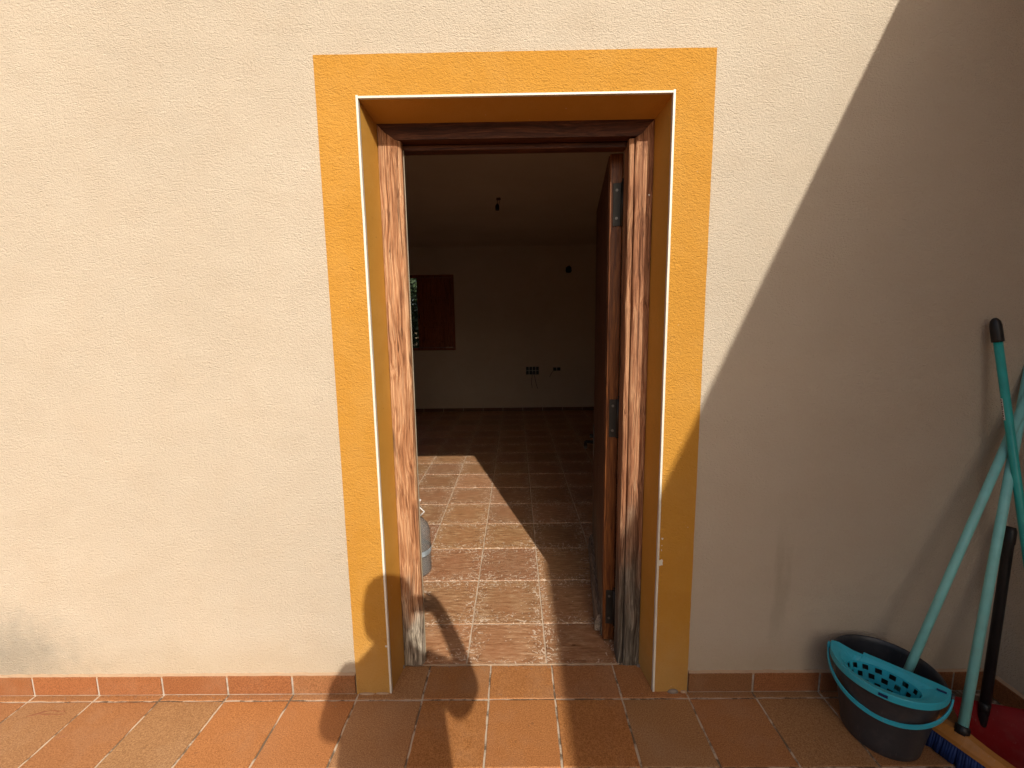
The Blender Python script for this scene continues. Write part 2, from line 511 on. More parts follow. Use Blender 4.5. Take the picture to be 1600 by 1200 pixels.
TS, TX0, TY0, GR = 0.2489, -0.6229, -0.036, 0.0064
ORANGE = (0.420, 0.170, 0.054); TAN = (0.385, 0.190, 0.078); RUST = (0.400, 0.170, 0.062); SAND = (0.395, 0.200, 0.084); BROWN = (0.375, 0.168, 0.066)
def tile_mesh(name, sx, sy, m, th=0.012, bev=0.0022, wob=0.0013):
    """a tile with its own eased rim; top face at z = 0"""
    b = MB()
    n = 9
    def ring(off, z):
        pts = []
        cs = [(-sx / 2 + off, -sy / 2 + off), (sx / 2 - off, -sy / 2 + off), (sx / 2 - off, sy / 2 - off), (-sx / 2 + off, sy / 2 - off)]
        for i in range(4):
            a, c = cs[i], cs[(i + 1) % 4]
            for k in range(n):
                t = k / n
                nx, ny = (c[1] - a[1]), -(c[0] - a[0])
                l = math.hypot(nx, ny)
                w = wobs[i * n + k]
                pts.append((a[0] + (c[0] - a[0]) * t + nx / l * w, a[1] + (c[1] - a[1]) * t + ny / l * w, z))
        return pts
    wobs = [random.uniform(-wob, wob) for _ in range(4 * n)]
    rings = [ring(0, -th), ring(0, -bev), ring(bev * 0.35, -bev * 0.35), ring(bev * 1.2, 0)]
    b.loft(rings, True, False)
    o = len(b.v) - 4 * n
    b.f.append(tuple(range(o, o + 4 * n))); b.sm.append(False)
    me = b.mesh(name)
    me.materials.append(m)
    return me
TM = [tile_mesh("terrace_tile_mesh", TS - GR, TS - GR, M_TERRA) for _ in range(4)]
FRONT = {-6: BROWN, -5: TAN, -4: RUST, -3: SAND, -2: ORANGE, -1: ORANGE, 0: TAN, 1: ORANGE, 2: ORANGE, 3: ORANGE, 4: TAN, 5: RUST, 6: TAN, 7: BROWN, 8: TAN, 9: RUST}
for r in range(6):
    for k in range(-9, 10):
        x = TX0 + TS * (k + 0.5)
        y = TY0 - TS * (r + 0.5)
        if x + TS / 2 > 1.86: continue
        col = FRONT.get(k) if r == 0 else None
        if col is None: col = random.choice([ORANGE, ORANGE, RUST, TAN, BROWN, SAND])
        if x + TS / 2 > 1.745:
            w = 1.743 - (x - TS / 2 + GR / 2)
            if w < 0.03: continue
            me = tile_mesh("cut_tile_mesh", w, TS - GR, M_TERRA)
            x = 1.743 - w / 2
        else:
            me = random.choice(TM)
        inst("tile", me, (x, y, random.uniform(-0.0006, 0.0004)), terrace, jit(col), (random.uniform(-1, 1) * 0.0025, random.uniform(-1, 1) * 0.0025, random.uniform(-1, 1) * 0.004))
# narrow cut strip between the last joint and the skirting
TSTR = tile_mesh("strip_tile_mesh", TS - GR, 0.030, M_TERRA)
for k in range(-9, 10):
    x = TX0 + TS * (k + 0.5)
    if abs(x) < 0.6 or x + TS / 2 > 1.80: continue
    inst("tile", TSTR, (x if x < 1.6 else 1.618, TY0 + GR / 2 + 0.015, -0.0012), terrace, jit(random.choice([RUST, BROWN, TAN])))
# cut tiles in the doorway
DMESH = tile_mesh("door_tile_mesh", TS - GR, 0.155, M_TERRA)
for k, col in ((0, TAN), (1, ORANGE), (2, ORANGE), (3, RUST), (4, RUST)):
    x0 = TX0 + TS * k + GR / 2; x1 = TX0 + TS * (k + 1) - GR / 2
    if k == 0: x0 = -0.6195
    if k == 4: x1 = 0.6195
    me = tile_mesh("door_tile_mesh", x1 - x0, 0.155, M_TERRA) if k in (0, 4) else DMESH
    inst("tile", me, ((x0 + x1) / 2, TY0 + GR / 2 + 0.0775, random.uniform(-0.0004, 0.0004)), terrace, jit(col, 0.04))
# the rest of the terrace behind the camera, one joined part
rest = MB()
for r in range(6, 19):
    for k in range(-20, 9):
        x = TX0 + TS * (k + 0.5); y = TY0 - TS * (r + 0.5)
        rest.box(x - TS / 2 + GR / 2, x + TS / 2 - GR / 2, y - TS / 2 + GR / 2, y + TS / 2 - GR / 2, -0.012, 0.0)
for r in range(0, 6):
    for k in range(-20, -9):
        x = TX0 + TS * (k + 0.5); y = TY0 - TS * (r + 0.5)
        rest.box(x - TS / 2 + GR / 2, x + TS / 2 - GR / 2, y - TS / 2 + GR / 2, y + TS / 2 - GR / 2, -0.012, 0.0)
ro = rest.build("far_tile", M_TERRA, terrace); ro.color = (*RUST, 1); ro["kind"] = "stuff"

# dried smears on the front tiles
M_SMEAR = mat_plain("dried_smear", (0.27, 0.10, 0.045), 0.5)
def smear(pts, w, seed):
    rng_ = random.Random(seed); mm = MB(); rr = []
    for i, (x, y) in enumerate(pts):
        a = pts[max(i - 1, 0)]; b = pts[min(i + 1, len(pts) - 1)]
        d = Vector((b[0] - a[0], b[1] - a[1], 0)).normalized(); nn = Vector((-d.y, d.x, 0)) * w * rng_.uniform(0.4, 1.0) * (0.25 if i in (0, len(pts) - 1) else 1)
        p = Vector((x, y, 0))
        rr.append([p + nn + Vector((0, 0, 0.0002)), p + nn * 0.7 + Vector((0, 0, 0.0011)), p - nn * 0.7 + Vector((0, 0, 0.0011)), p - nn + Vector((0, 0, 0.0002))])
    mm.loft(rr, True, True)
    mm.build("dried_smear", M_SMEAR, terrace)
smear([(-1.80, -0.098), (-1.775, -0.088), (-1.755, -0.078), (-1.745, -0.077)], 0.004, 1)
smear([(-1.762, -0.087), (-1.74, -0.090), (-1.715, -0.088), (-1.690, -0.091), (-1.667, -0.088)], 0.0026, 2)
smear([(-1.745, -0.077), (-1.725, -0.073), (-1.70, -0.079), (-1.685, -0.075), (-1.672, -0.083)], 0.0018, 3)
smear([(-1.60, -0.185), (-1.588, -0.176), (-1.575, -0.169)], 0.0030, 4)

# ------------------------------------------------------------------ indoor floor
YB = 5.45
XL, XR = -3.9, 2.3
floor = MB().box(XL - 0.2, XR + 0.2, 0.1278, YB + 0.02, -0.138, -0.0028).build("indoor_floor", M_GROUT_IN)
tag(floor, kind="structure")
IX, IY, ISX, ISY, IG = -0.226, 0.0282, 0.3306, 0.339, 0.0055
IM = [tile_mesh("indoor_tile_mesh", ISX - IG, ISY - IG, M_RUSTIC, 0.012, 0.0025, 0.0012) for _ in range(4)]
IM0 = tile_mesh("threshold_tile_mesh", ISX - IG, IY + ISY - IG / 2 - 0.1300, M_RUSTIC, 0.012, 0.0025, 0.0012)
restin = MB()
for j in range(0, 16):
    for i in range(-11, 8):
        x = IX + ISX * (i + 0.5); y = IY + ISY * (j + 0.5)
        shade = random.uniform(0.84, 1.12)
        if j == 0:
            if not -2 < i < 2: continue
            d = IY + ISY - IG / 2 - 0.1300
            inst("tile", IM0, (x, 0.1300 + d / 2, 0), floor, (shade, shade * 0.98, shade * 0.96))
            continue
        if -7 <= i <= 5:
            inst("tile", random.choice(IM), (x, y, random.uniform(-0.0005, 0.0005)), floor, (shade, shade * random.uniform(0.94, 1.03), shade * random.uniform(0.92, 1.03)), (random.uniform(-1, 1) * 0.0025, random.uniform(-1, 1) * 0.0025, 0))
        else:
            restin.box(x - ISX / 2 + IG / 2, x + ISX / 2 - IG / 2, y - ISY / 2 + IG / 2, y + ISY / 2 - IG / 2, -0.012, 0.0)
ro = restin.build("far_tile", M_RUSTIC, floor); ro["kind"] = "stuff"
# ragged mortar bed where the indoor tiles end over the step
mb = MB()
prev = None
rings = []
for i in range(61):
    x = -0.40 + 0.80 * i / 60
    d = 0.0025 * mnoise.noise(Vector((x * 30, 0, 3))) + random.uniform(-0.0008, 0.0008)
    rings.append([(x, 0.1255 + d, -0.003), (x, 0.1258 + d, 0.0015 + d * 0.3), (x, 0.1300, 0.0012), (x, 0.1302, -0.003)])
mb.loft(rings, True, True)
mb.build("mortar_joint", M_MORTAR, floor)

# loose grit on the terrace and plaster crumbs indoors
def grit(name, spots, mat, parent, seed):
    rg = random.Random(seed); mm = MB()
    for x, y, r in spots:
        n_ = 5
        a0 = rg.uniform(0, 6)
        base = [(x + math.cos(a0 + 2 * PI * i / n_) * r * rg.uniform(0.7, 1.2), y + math.sin(a0 + 2 * PI * i / n_) * r * rg.uniform(0.7, 1.2), 0.0002) for i in range(n_)]
        mm.add(base + [(x + rg.uniform(-1, 1) * r * 0.3, y, r * rg.uniform(0.6, 1.1))], [(i, (i + 1) % n_, n_) for i in range(n_)] + [tuple(range(n_))[::-1]])
    o = mm.build(name, mat, parent); o["kind"] = "stuff"
rg0 = random.Random(21)
sp1 = [(rg0.uniform(-1.8, 1.7), -0.014 - abs(rg0.gauss(0, 0.02)), rg0.uniform(0.0008, 0.0022)) for _ in range(170)]
sp1 += [(rg0.uniform(-1.8, 1.7), rg0.uniform(-1.2, -0.03), rg0.uniform(0.0006, 0.0016)) for _ in range(160)]
sp1 += [(rg0.uniform(-0.40, 0.40), 0.122 - abs(rg0.gauss(0, 0.012)), rg0.uniform(0.0008, 0.0020)) for _ in range(90)]
grit("grit", sp1, M_MORTAR_G, terrace, 2)
sp2 = [(rg0.uniform(-0.8, 0.36), rg0.uniform(0.14, 2.6), rg0.uniform(0.0008, 0.0026)) for _ in range(130)]
grit("plaster_crumbs", sp2, M_BEAD, floor, 3)

# ------------------------------------------------------------------ house
house = empty("house", (0, 0, 0))
tag(house, "cream plastered house with an ochre painted door surround and open wooden door", "house")
WT = 0.24                                   # wall thickness
fac = MB()
fac.box(-5.0, -0.53, 0.0, WT, -0.13, 3.0)
fac.box(0.53, 3.2, 0.0, WT, -0.13, 3.0)
fac.box(-0.53, 0.53, 0.0, WT, 2.13, 3.0)
fac.build("facade_wall", M_PLASTER, house)

XO_L, XO_R, ZO = -0.6288, 0.6255, 2.2250     # outer edge of the painted surround
XI, ZI = 0.4985, 2.10                        # opening edge
YF = -0.007
def wob(t, amp, seed): return amp * mnoise.noise(Vector((t * 9.0, seed, 0))) + amp * 0.7 * mnoise.noise(Vector((t * 40.0, seed + 5, 0)))
# painted surround: band with slightly uneven outer edge, front sheet and edge thickness
def band(a0, a1, b0, b1, axis, seed, amp):
    """strip between inner edge b0 and outer edge b1 running a0..a1 along axis (0 = x, 2 = z)"""
    m = MB(); rr = []
    n = 70
    for i in range(n + 1):
        t = a0 + (a1 - a0) * i / n
        o = b1 + wob(t, amp, seed)
        if axis == 2: rr.append([(b0, YF, t), (o, YF, t), (o, 0.002, t), (b0, 0.002, t)])
        else: rr.append([(t, YF, b0), (t, YF, o), (t, 0.002, o), (t, 0.002, b0)])
    m.loft(rr, True, True)
    return m
sur = band(-0.003, ZI, -XI, XO_L, 2, 1.0, 0.0007)
b2 = band(-0.003, ZI, XI, XO_R, 2, 2.0, 0.0011)
sur.add(b2.v, b2.f)
b3 = band(XO_L, XO_R, ZI, ZO, 0, 3.0, 0.0008)
sur.add(b3.v, b3.f)
sur.build("door_surround", M_YELLOW, house)
# splayed reveals, from the opening edge back to the wooden frame and on to the room
YW = 0.118
rev = MB()
for s in (-1, 1):
    xs = [(XI, YF + 0.001), (0.481, YW), (0.47, WT), (0.531, WT), (0.531, 0.0), (XI + 0.004, YF + 0.001)]
    rev.loft([[(s * x, y, -0.003) for x, y in xs], [(s * x, y, 2.13) for x, y in xs]], True, True)
ys = [(ZI, YF + 0.001), (2.079, YW), (2.07, WT), (2.131, WT), (2.131, 0.0), (ZI + 0.004, YF + 0.001)]
rev.loft([[(-0.4985, y, z) for y, z in [(b, a) for a, b in ys]], [(0.4985, y, z) for y, z in [(b, a) for a, b in ys]]], True, True)
rev.build("door_reveal", M_REVEAL, house)
# white corner bead
bw = 0.0068
for s in (-1, 1):
    m = MB(); rr = []
    for i in range(41):
        z = 0.002 + (ZI + 0.004) * i / 40
        d = wob(z, 0.0006, 7.0 + s)
        x0, x1 = s * XI - s * 0.0035 + d, s * XI + s * (bw - 0.0035) + d
        rr.append([(x0, YF - 0.003, z), (x1, YF - 0.003, z), (x1, YF + 0.004, z), (x0, YF + 0.010, z)])
    m.loft(rr, True, True)
    m.build("corner_bead", M_BEAD, house)
m = MB(); m.box(-XI + 0.0036, XI - 0.0036, YF - 0.0034, YF + 0.006, ZI - 0.0035, ZI + bw - 0.0035, 0.0008)
m.build("corner_bead", M_BEAD, house)
# flaked paint on the right band, beside the bead
def flake(cx, cz, w, h, seed):
    rng = random.Random(seed); n = 11
    pts = []
    for i in range(n):
        a = 2 * PI * i / n
        k = rng.uniform(0.6, 1.1)
        pts.append((cx + math.cos(a) * w * k, cz + math.sin(a) * h * k))
    mm = MB()
    mm.loft([[(x, YF + 0.001, z) for x, z in pts], [(x, YF - 0.0012, z) for x, z in pts]], True, True)
    mm.build("flaked_patch", M_BEAD, house)
flake(0.509, 0.523, 0.009, 0.016, 1); flake(0.5115, 0.616, 0.0035, 0.005, 2); flake(0.510, 0.572, 0.0018, 0.004, 3); flake(0.511, 0.590, 0.002, 0.002, 4)
flake(-0.507, 0.197, 0.004, 0.004, 5)
# rough mortar at the feet of the surround
def lump(cx, cy_, w, d, h, mat, seed, parent, name="mortar_lump"):
    rng = random.Random(seed); mm = MB(); n = 12
    rg = []
    for zz, sc in ((-0.003, 1.0), (h * 0.6, 0.85), (h, 0.45)):
        rg.append([(cx + math.cos(2 * PI * i / n) * w * sc * rng.uniform(0.8, 1.1), cy_ + math.sin(2 * PI * i / n) * d * sc * rng.uniform(0.8, 1.1), zz + (rng.uniform(-1, 1) * 0.0007 if zz > 0 else 0)) for i in range(n)])
    mm.loft(rg, True, True, True)
    return mm.build(name, mat, parent)
lump(0.572, -0.010, 0.022, 0.008, 0.012, M_MORTAR_G, 3, house)
lump(0.612, -0.010, 0.014, 0.006, 0.006, M_MORTAR, 4, house)
lump(-0.59, -0.010, 0.035, 0.006, 0.004, M_MORTAR, 5, house)
lump(-0.53, -0.009, 0.03, 0.005, 0.004, M_MORTAR, 6, house)
lump(-0.488, 0.113, 0.014, 0.008, 0.014, M_MORTAR_G, 8, house)
lump(0.483, 0.113, 0.014, 0.008, 0.010, M_MORTAR_G, 9, house)

# skirting tiles along the facade
SKC, SKD = (0.300, 0.112, 0.040), (0.285, 0.122, 0.048)
ST, SH = 0.012, 0.078
def skirt_mesh(name, w, h=SH, th=ST):
    b = MB().box(-w / 2, w / 2, -th, -0.0005, 0.0025, h, 0.0022)
    me = b.mesh(name); me.materials.append(M_TERRA)
    return me
SM = [skirt_mesh("skirting_mesh", TS - 0.008) for _ in range(2)]
def skirt_run(x_from, x_to, parent, ks):
    for k in ks:
        a = TX0 + TS * k + 0.004; b = TX0 + TS * (k + 1) - 0.004
        if a < x_from: a = x_from
        if b > x_to: b = x_to
        if b - a < 0.02: continue
        full = abs((b - a) - (TS - 0.008)) < 1e-4
        me = SM[k % 2] if full else skirt_mesh("cut_skirting_mesh", b - a)
        inst("skirting_tile", me, ((a + b) / 2, 0, random.uniform(-0.0008, 0.0008)), parent, jit(random.choice([SKC, SKC, SKD]), 0.07), (0, random.uniform(-1, 1) * 0.003, 0))
skirt_run(-4.9, -0.6325, house, range(-18, 0))
skirt_run(0.6295, 1.7445, house, range(5, 11))
def mortar_strip(x0, x1, name="skirting_mortar"):
    mm = MB(); rr = []
    n = int((x1 - x0) / 0.008)
    for i in range(n + 1):
        x = x0 + (x1 - x0) * i / n
        d = 0.0028 * mnoise.noise(Vector((x * 22, 1, 2))) + 0.0012 * mnoise.noise(Vector((x * 90, 1, 7)))
        rr.append([(x, -0.0085, 0.070), (x, -0.0095 + d * 0.4, SH + 0.0015 + d), (x, -0.004, SH + 0.0035 + d), (x, 0.001, SH + 0.0050 + d * 1.5), (x, 0.001, 0.070)])
    mm.loft(rr, True, True)
    mm.build(name, M_MORTAR, house)
mortar_strip(-4.9, -0.6325); mortar_strip(0.6295, 1.7440)
# grout between the skirting tiles
mg = MB()
mg.box(-4.9, -0.6325, -0.0085, 0.001, -0.003, SH - 0.004); mg.box(0.6295, 1.744, -0.0085, 0.001, -0.003, SH - 0.004)
mg.build("skirting_grout", mat_grout("skirting_grout", (0.50, 0.43, 0.36), (0.34, 0.28, 0.22)), house)

# main roof and eave
rf = MB().box(-5.4, 3.4, -0.35, 6.2, 3.0, 3.16, 0.01)
rf.build("roof_slab", M_SOFFIT, house)
rt = MB()
for i in range(44):
    x = -5.35 + i * 0.2
    rt.tube([(x, -0.38, 3.22), (x, 6.2, 3.30)], 0.085, 10)
ro = rt.build("roof_tiles", M_ROOF, house); ro["kind"] = "stuff"

# room shell
rm = MB()
rm.box(XL - 0.2, XL, WT, 4.4, -0.13, 3.0); rm.box(XL - 0.2, XL, 4.8, YB + 0.24, -0.13, 3.0)
rm.box(XL - 0.2, XL, 4.4, 4.8, -0.13, 1.4); rm.box(XL - 0.2, XL, 4.4, 4.8, 2.0, 3.0)
MB().box(XR, XR + 0.2, WT, YB + 0.24, -0.13, 3.0).build("room_right_wall", M_ROOM, house)
rm.build("room_left_wall", M_ROOM, house)
WX0, WX1, WZ0, WZ1 = -2.20, -0.985, 1.022, 2.235
bk = MB()
bk.box(XL, WX0, YB, YB + 0.24, -0.13, 3.0); bk.box(WX1, XR, YB, YB + 0.24, -0.13, 3.0)
bk.box(WX0, WX1, YB, YB + 0.24, -0.13, WZ0); bk.box(WX0, WX1, YB, YB + 0.24, WZ1, 3.0)
bk.build("room_back_wall", M_ROOM, house)
MB().box(XL, XR, WT + 0.001, YB, 2.66, 2.74).build("ceiling", M_ROOM, house)
fi = MB()
fi.box(XL, -0.53, WT, WT + 0.012, 0.0, 2.66); fi.box(0.53, XR, WT, WT + 0.012, 0.0, 2.66); fi.box(-0.53, 0.53, WT, WT + 0.012, 2.13, 2.66)
fi.build("room_front_wall", M_ROOM, house)
SKI = MB().box(-0.163, 0.163, -0.010, -0.0005, 0.001, 0.055, 0.0015).mesh("indoor_skirting_mesh"); SKI.materials.append(M_SKIRT_IN)
for i in range(-9, 8):
    inst("skirting_tile", SKI, (IX + ISX * (i + 0.5), YB, 0), house)

# back window: frame, closed right shutter leaf with panels, open left leaf
win = MB()
fw_ = 0.045
win.box(WX0, WX0 + fw_, YB + 0.03, YB + 0.09, WZ0, WZ1); win.box(WX1 - fw_, WX1, YB + 0.03, YB + 0.09, WZ0, WZ1)
win.box(WX0 + fw_, WX1 - fw_, YB + 0.03, YB + 0.09, WZ1 - fw_, WZ1); win.box(WX0 + fw_, WX1 - fw_, YB + 0.03, YB + 0.09, WZ0, WZ0 + fw_)
wo_ = win.build("window", M_SHUT, house)
def shutter(ox, w, mat4):
    s = MB()
    y0, y1 = 0.0, 0.035
    z0, z1 = WZ0 + fw_ + 0.004, WZ1 - fw_ - 0.004
    st = 0.075
    s.box(0, st, y0, y1, z0, z1, 0.003, mat4); s.box(w - st, w, y0, y1, z0, z1, 0.003, mat4)
    zs = [z0, z0 + (z1 - z0) * 0.34, z0 + (z1 - z0) * 0.67, z1]
    for i, z in enumerate(zs):
        a, b = (z, z + st) if i == 0 else ((z - st, z) if i == 3 else (z - st / 2, z + st / 2))
        s.box(st, w - st, y0 + 0.001, y1 - 0.001, a, b, 0.003, mat4)
    o = s.build("shutter_leaf", M_SHUT, wo_)
    for i in range(3):
        a = zs[i] + (st if i == 0 else st / 2); b = zs[i + 1] - (st if i == 2 else st / 2)
        p = MB().box(st - 0.005, w - st + 0.005, y0 + 0.012, y1 - 0.012, a - 0.005, b + 0.005, 0.0, mat4)
        p.box(st + 0.03, w - st - 0.03, y0 + 0.006, y1 - 0.006, a + 0.03, b - 0.03, 0.004, mat4)
        p.build("shutter_panel", M_SHUT, wo_)
lw = (WX1 - WX0 - 2 * fw_) / 2
shutter(0, lw - 0.003, Matrix.Translation((WX0 + fw_ + lw + 0.001, YB + 0.04, 0)))
shutter(0, lw - 0.003, Matrix.Translation((WX0 + fw_ + 0.003, YB + 0.03, 0)) @ Matrix.Rotation(math.radians(-97), 4, 'Z'))
MB().tube([(WX0 + fw_ + lw + 0.03, YB + 0.035, 1.62), (WX0 + fw_ + lw + 0.03, YB + 0.005, 1.62), (WX0 + fw_ + lw + 0.03, YB + 0.005, 1.54)], 0.008, 8).build("handle", M_IRON, wo_)
# window in the left wall of the room
w2 = MB()
w2.box(XL - 0.12, XL - 0.06, 4.4, 4.45, 1.4, 2.0); w2.box(XL - 0.12, XL - 0.06, 4.75, 4.8, 1.4, 2.0)
w2.box(XL - 0.12, XL - 0.06, 4.45, 4.75, 1.4, 1.45); w2.box(XL - 0.12, XL - 0.06, 4.45, 4.75, 1.95, 2.0)
w2.build("window", M_SHUT, house)

# ---- wooden door frame
frame = empty("door_frame"); frame.parent = house
def jamb_loft(prof, z0, z1, mat, name, n=60, amp=0.0016, seed=0.0, edge=(), mitre=False):
    m = MB(); rr = []
    for i in range(n + 1):
        z = z0 + (z1 - z0) * i / n
        ring = []
        for q, (x, y) in enumerate(prof):
            a = amp * (1.8 if q in edge else 0.5)
            dx = a * mnoise.noise(Vector((z * 6, q * 0.7, seed))) + a * 0.5 * mnoise.noise(Vector((z * 35, q, seed + 3)))
            dy = a * 0.6 * mnoise.noise(Vector((z * 9, q * 0.9, seed + 9)))
            zq = min(z, max(2.0242, 2.0785 - (0.4795 - abs(x)) * 1.08)) if mitre else z
            ring.append((x + dx, y + dy, zq))
        rr.append(ring)
    m.loft(rr, True, True)
    return m.build(name, mat, frame)
# left jamb: broad face with a rounded inner arris
jamb_loft([(-0.4795, 0.121), (-0.474, 0.1175), (-0.452, 0.118), (-0.430, 0.1182), (-0.414, 0.1190), (-0.405, 0.1225), (-0.3995, 0.1290), (-0.3985, 0.138), (-0.3990, 0.148), (-0.4300, 0.150), (-0.4300, 0.232), (-0.4795, 0.232)],
          0.006, 2.078, M_JAMB, "jamb", seed=1.0, edge=(4, 5, 6), mitre=True)
m = MB().box(-0.4040, -0.3968, 0.1505, 0.156, 0.004, 2.004, 0.001)
m.build("seal", M_SEAL, frame)
# right jamb: outer piece, groove, inner stop
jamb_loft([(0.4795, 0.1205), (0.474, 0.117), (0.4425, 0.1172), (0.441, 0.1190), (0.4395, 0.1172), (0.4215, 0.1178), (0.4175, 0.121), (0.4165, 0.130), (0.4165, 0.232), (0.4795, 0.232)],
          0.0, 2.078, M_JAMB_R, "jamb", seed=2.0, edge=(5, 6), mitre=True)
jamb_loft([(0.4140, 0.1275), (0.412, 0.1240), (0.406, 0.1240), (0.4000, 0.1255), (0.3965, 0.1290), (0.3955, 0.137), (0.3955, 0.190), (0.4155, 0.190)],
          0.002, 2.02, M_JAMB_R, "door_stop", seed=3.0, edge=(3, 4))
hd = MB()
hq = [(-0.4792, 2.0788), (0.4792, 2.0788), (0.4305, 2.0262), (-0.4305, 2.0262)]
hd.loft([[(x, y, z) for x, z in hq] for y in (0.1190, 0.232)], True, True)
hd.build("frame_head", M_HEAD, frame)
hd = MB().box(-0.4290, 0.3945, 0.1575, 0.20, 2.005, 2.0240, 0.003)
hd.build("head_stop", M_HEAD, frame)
MB().lathe([(0.0, -0.002), (0.0035, -0.001), (0.0035, 0.001), (0.0, 0.002)], (0, 0, 0), 8).build("nail_head", M_BEAD, frame).matrix_local = Matrix.Translation((0.4665, 0.117, 1.83)) @ Matrix.Rotation(PI / 2, 4, 'X')

# ---- door leaf, swung open against the room
door_ang = math.radians(-7.5)
DM = Matrix.Translation((0.357, 0.246, 0)) @ Matrix.Rotation(door_ang, 4, 'Z')     # local: x = thickness to the right, y = width into the room
DZ0, DZ1, DTH, DW = 0.016, 2.018, 0.048, 0.80
dl = MB()
dl.box(0.0, DTH, 0.0, 0.11, DZ0, DZ1, 0.003, DM); dl.box(0.0, DTH, DW - 0.11, DW, DZ0, DZ1, 0.003, DM)
for a, b in ((DZ0, 0.24), (0.86, 1.0), (1.88, DZ1)):
    dl.box(0.001, DTH - 0.001, 0.11, DW - 0.11, a, b, 0.003, DM)
door = dl.build("door", M_DOOR, house)
for a, b in ((0.24, 0.86), (1.0, 1.88)):
    pn = MB().box(0.014, DTH - 0.014, 0.105, DW - 0.105, a - 0.005, b + 0.005, 0, DM)
    pn.box(0.006, DTH - 0.006, 0.16, DW - 0.16, a + 0.05, b - 0.05, 0.006, DM)
    pn.build("door_panel", M_DOOR_OUT, door)
# outer weathered facing and the drip bar at the foot
MB().box(-0.004, 0.0, 0.016, DW - 0.004, DZ0 + 0.002, DZ1 - 0.002, 0.001, DM).build("door_facing", M_DOOR_OUT, door)
wb = MB()
rr = []
for yv in (0.045, DW - 0.02):
    rr.append([DM @ Vector(p) for p in ((-0.004, yv, 0.02), (-0.030, yv, 0.02), (-0.030, yv, 0.06), (-0.018, yv, 0.095), (-0.004, yv, 0.105))])
wb.loft(rr, True, True)
wb.build("weather_bar", M_BARW, door)
for zc in (1.833, 1.005, 0.173):
    h = MB()
    h.box(0.012, 0.043, -0.004, -0.0005, zc - 0.078, zc + 0.078, 0.0008, DM)
    h.tube([DM @ Vector((0.047, -0.006, zc - 0.08)), DM @ Vector((0.047, -0.006, zc + 0.08))], 0.007, 12)
    h.tube([DM @ Vector((0.047, -0.006, zc + 0.08)), DM @ Vector((0.047, -0.006, zc + 0.092))], 0.004, 10)
    ho = h.build("hinge", M_IRON, door)
    for dz in (-0.05, 0.052):
        s = MB().tube([DM @ Vector((0.026, -0.0065, zc + dz)), DM @ Vector((0.026, -0.003, zc + dz))], 0.0055, 10)
        s.build("screw", M_STEEL, door)
hy = DW - 0.06
MB().box(-0.009, -0.004, hy - 0.025, hy + 0.025, 0.62, 0.80, 0.002, DM).build("lock_plate", M_STEEL, door)
MB().tube([DM @ Vector(p) for p in ((-0.008, hy, 0.70), (-0.05, hy, 0.70), (-0.056, hy - 0.01, 0.70), (-0.056, hy - 0.11, 0.698))], 0.009, 10).build("handle", M_IRON, door)
MB().tube([DM @ Vector(p) for p in ((-0.008, hy, 0.735), (-0.03, hy, 0.735))], 0.012, 10).build("lock_cylinder", M_IRON, door)

# ------------------------------------------------------------------ the wing at the right: wall, eave, skirting
wing = empty("house_wing", (1.745, 0, 0))
tag(wing, "cream plastered side wall meeting the facade in the corner behind the mop bucket", "house wing")
def loc(mb, name, m): 
    o = mb.build(name, m, wing)
    o.matrix_parent_inverse = Matrix.Translation((-1.745, 0, 0))
    return o
EX, EZ = 1.426, 2.81
loc(MB().box(1.745, 4.5, -5.5, -0.0005, -0.138, 3.1), "side_wall", M_PLASTER_W)
loc(MB().box(EX, 1.744, -5.9, -0.0005, EZ, EZ + 0.12, 0.0), "eave_slab", M_SOFFIT)
SW = skirt_mesh("side_skirting_mesh", TS - 0.008)
for k in range(22):
    o = inst("skirting_tile", SW, (1.745 - 1.745, -0.14 - TS * k, random.uniform(-0.0008, 0.0008)), wing, jit(random.choice([SKC, SKD]), 0.07), (0, 0, -PI / 2))
mm = MB(); rr = []
for i in range(200):
    y = -0.013 - 4.8 * i / 199
    d = 0.0025 * mnoise.noise(Vector((y * 22, 4, 2)))
    rr.append([(1.7365, y, 0.0), (1.7355, y, SH - 0.004), (1.7355, y, SH + 0.001 + d), (1.746, y, SH + 0.008 + d), (1.746, y, 0.0)])
mm.loft(rr, True, True); loc(mm, "skirting_mortar", M_MORTAR)

# ------------------------------------------------------------------ things in the room
lamp = empty("pendant_lampholder", (-0.167, 2.95, 2.66))
tag(lamp, "black bare lampholder hanging on two short wires from the ceiling indoors", "lampholder")
MB().box(-0.012, 0.030, -0.01, 0.01, -0.022, -0.001, 0.002).build("terminal_block", mat_plain("brown_terminal", (0.10, 0.045, 0.02), 0.5), lamp)
MB().tube([(0.0, 0, -0.02), (-0.004, 0.002, -0.04), (0.0, 0, -0.062)], 0.0022, 6).build("wire", M_BLACK, lamp)
MB().tube([(0.014, 0, -0.02), (0.020, 0.002, -0.042), (0.010, 0, -0.066)], 0.0018, 6).build("wire", M_INK, lamp)
MB().lathe([(0.0, -0.055), (0.006, -0.057), (0.016, -0.072), (0.020, -0.078), (0.020, -0.118), (0.017, -0.120), (0.017, -0.085), (0.0, -0.085)], (-0.004, 0, 0), 20).build("socket", M_BLACK, lamp)

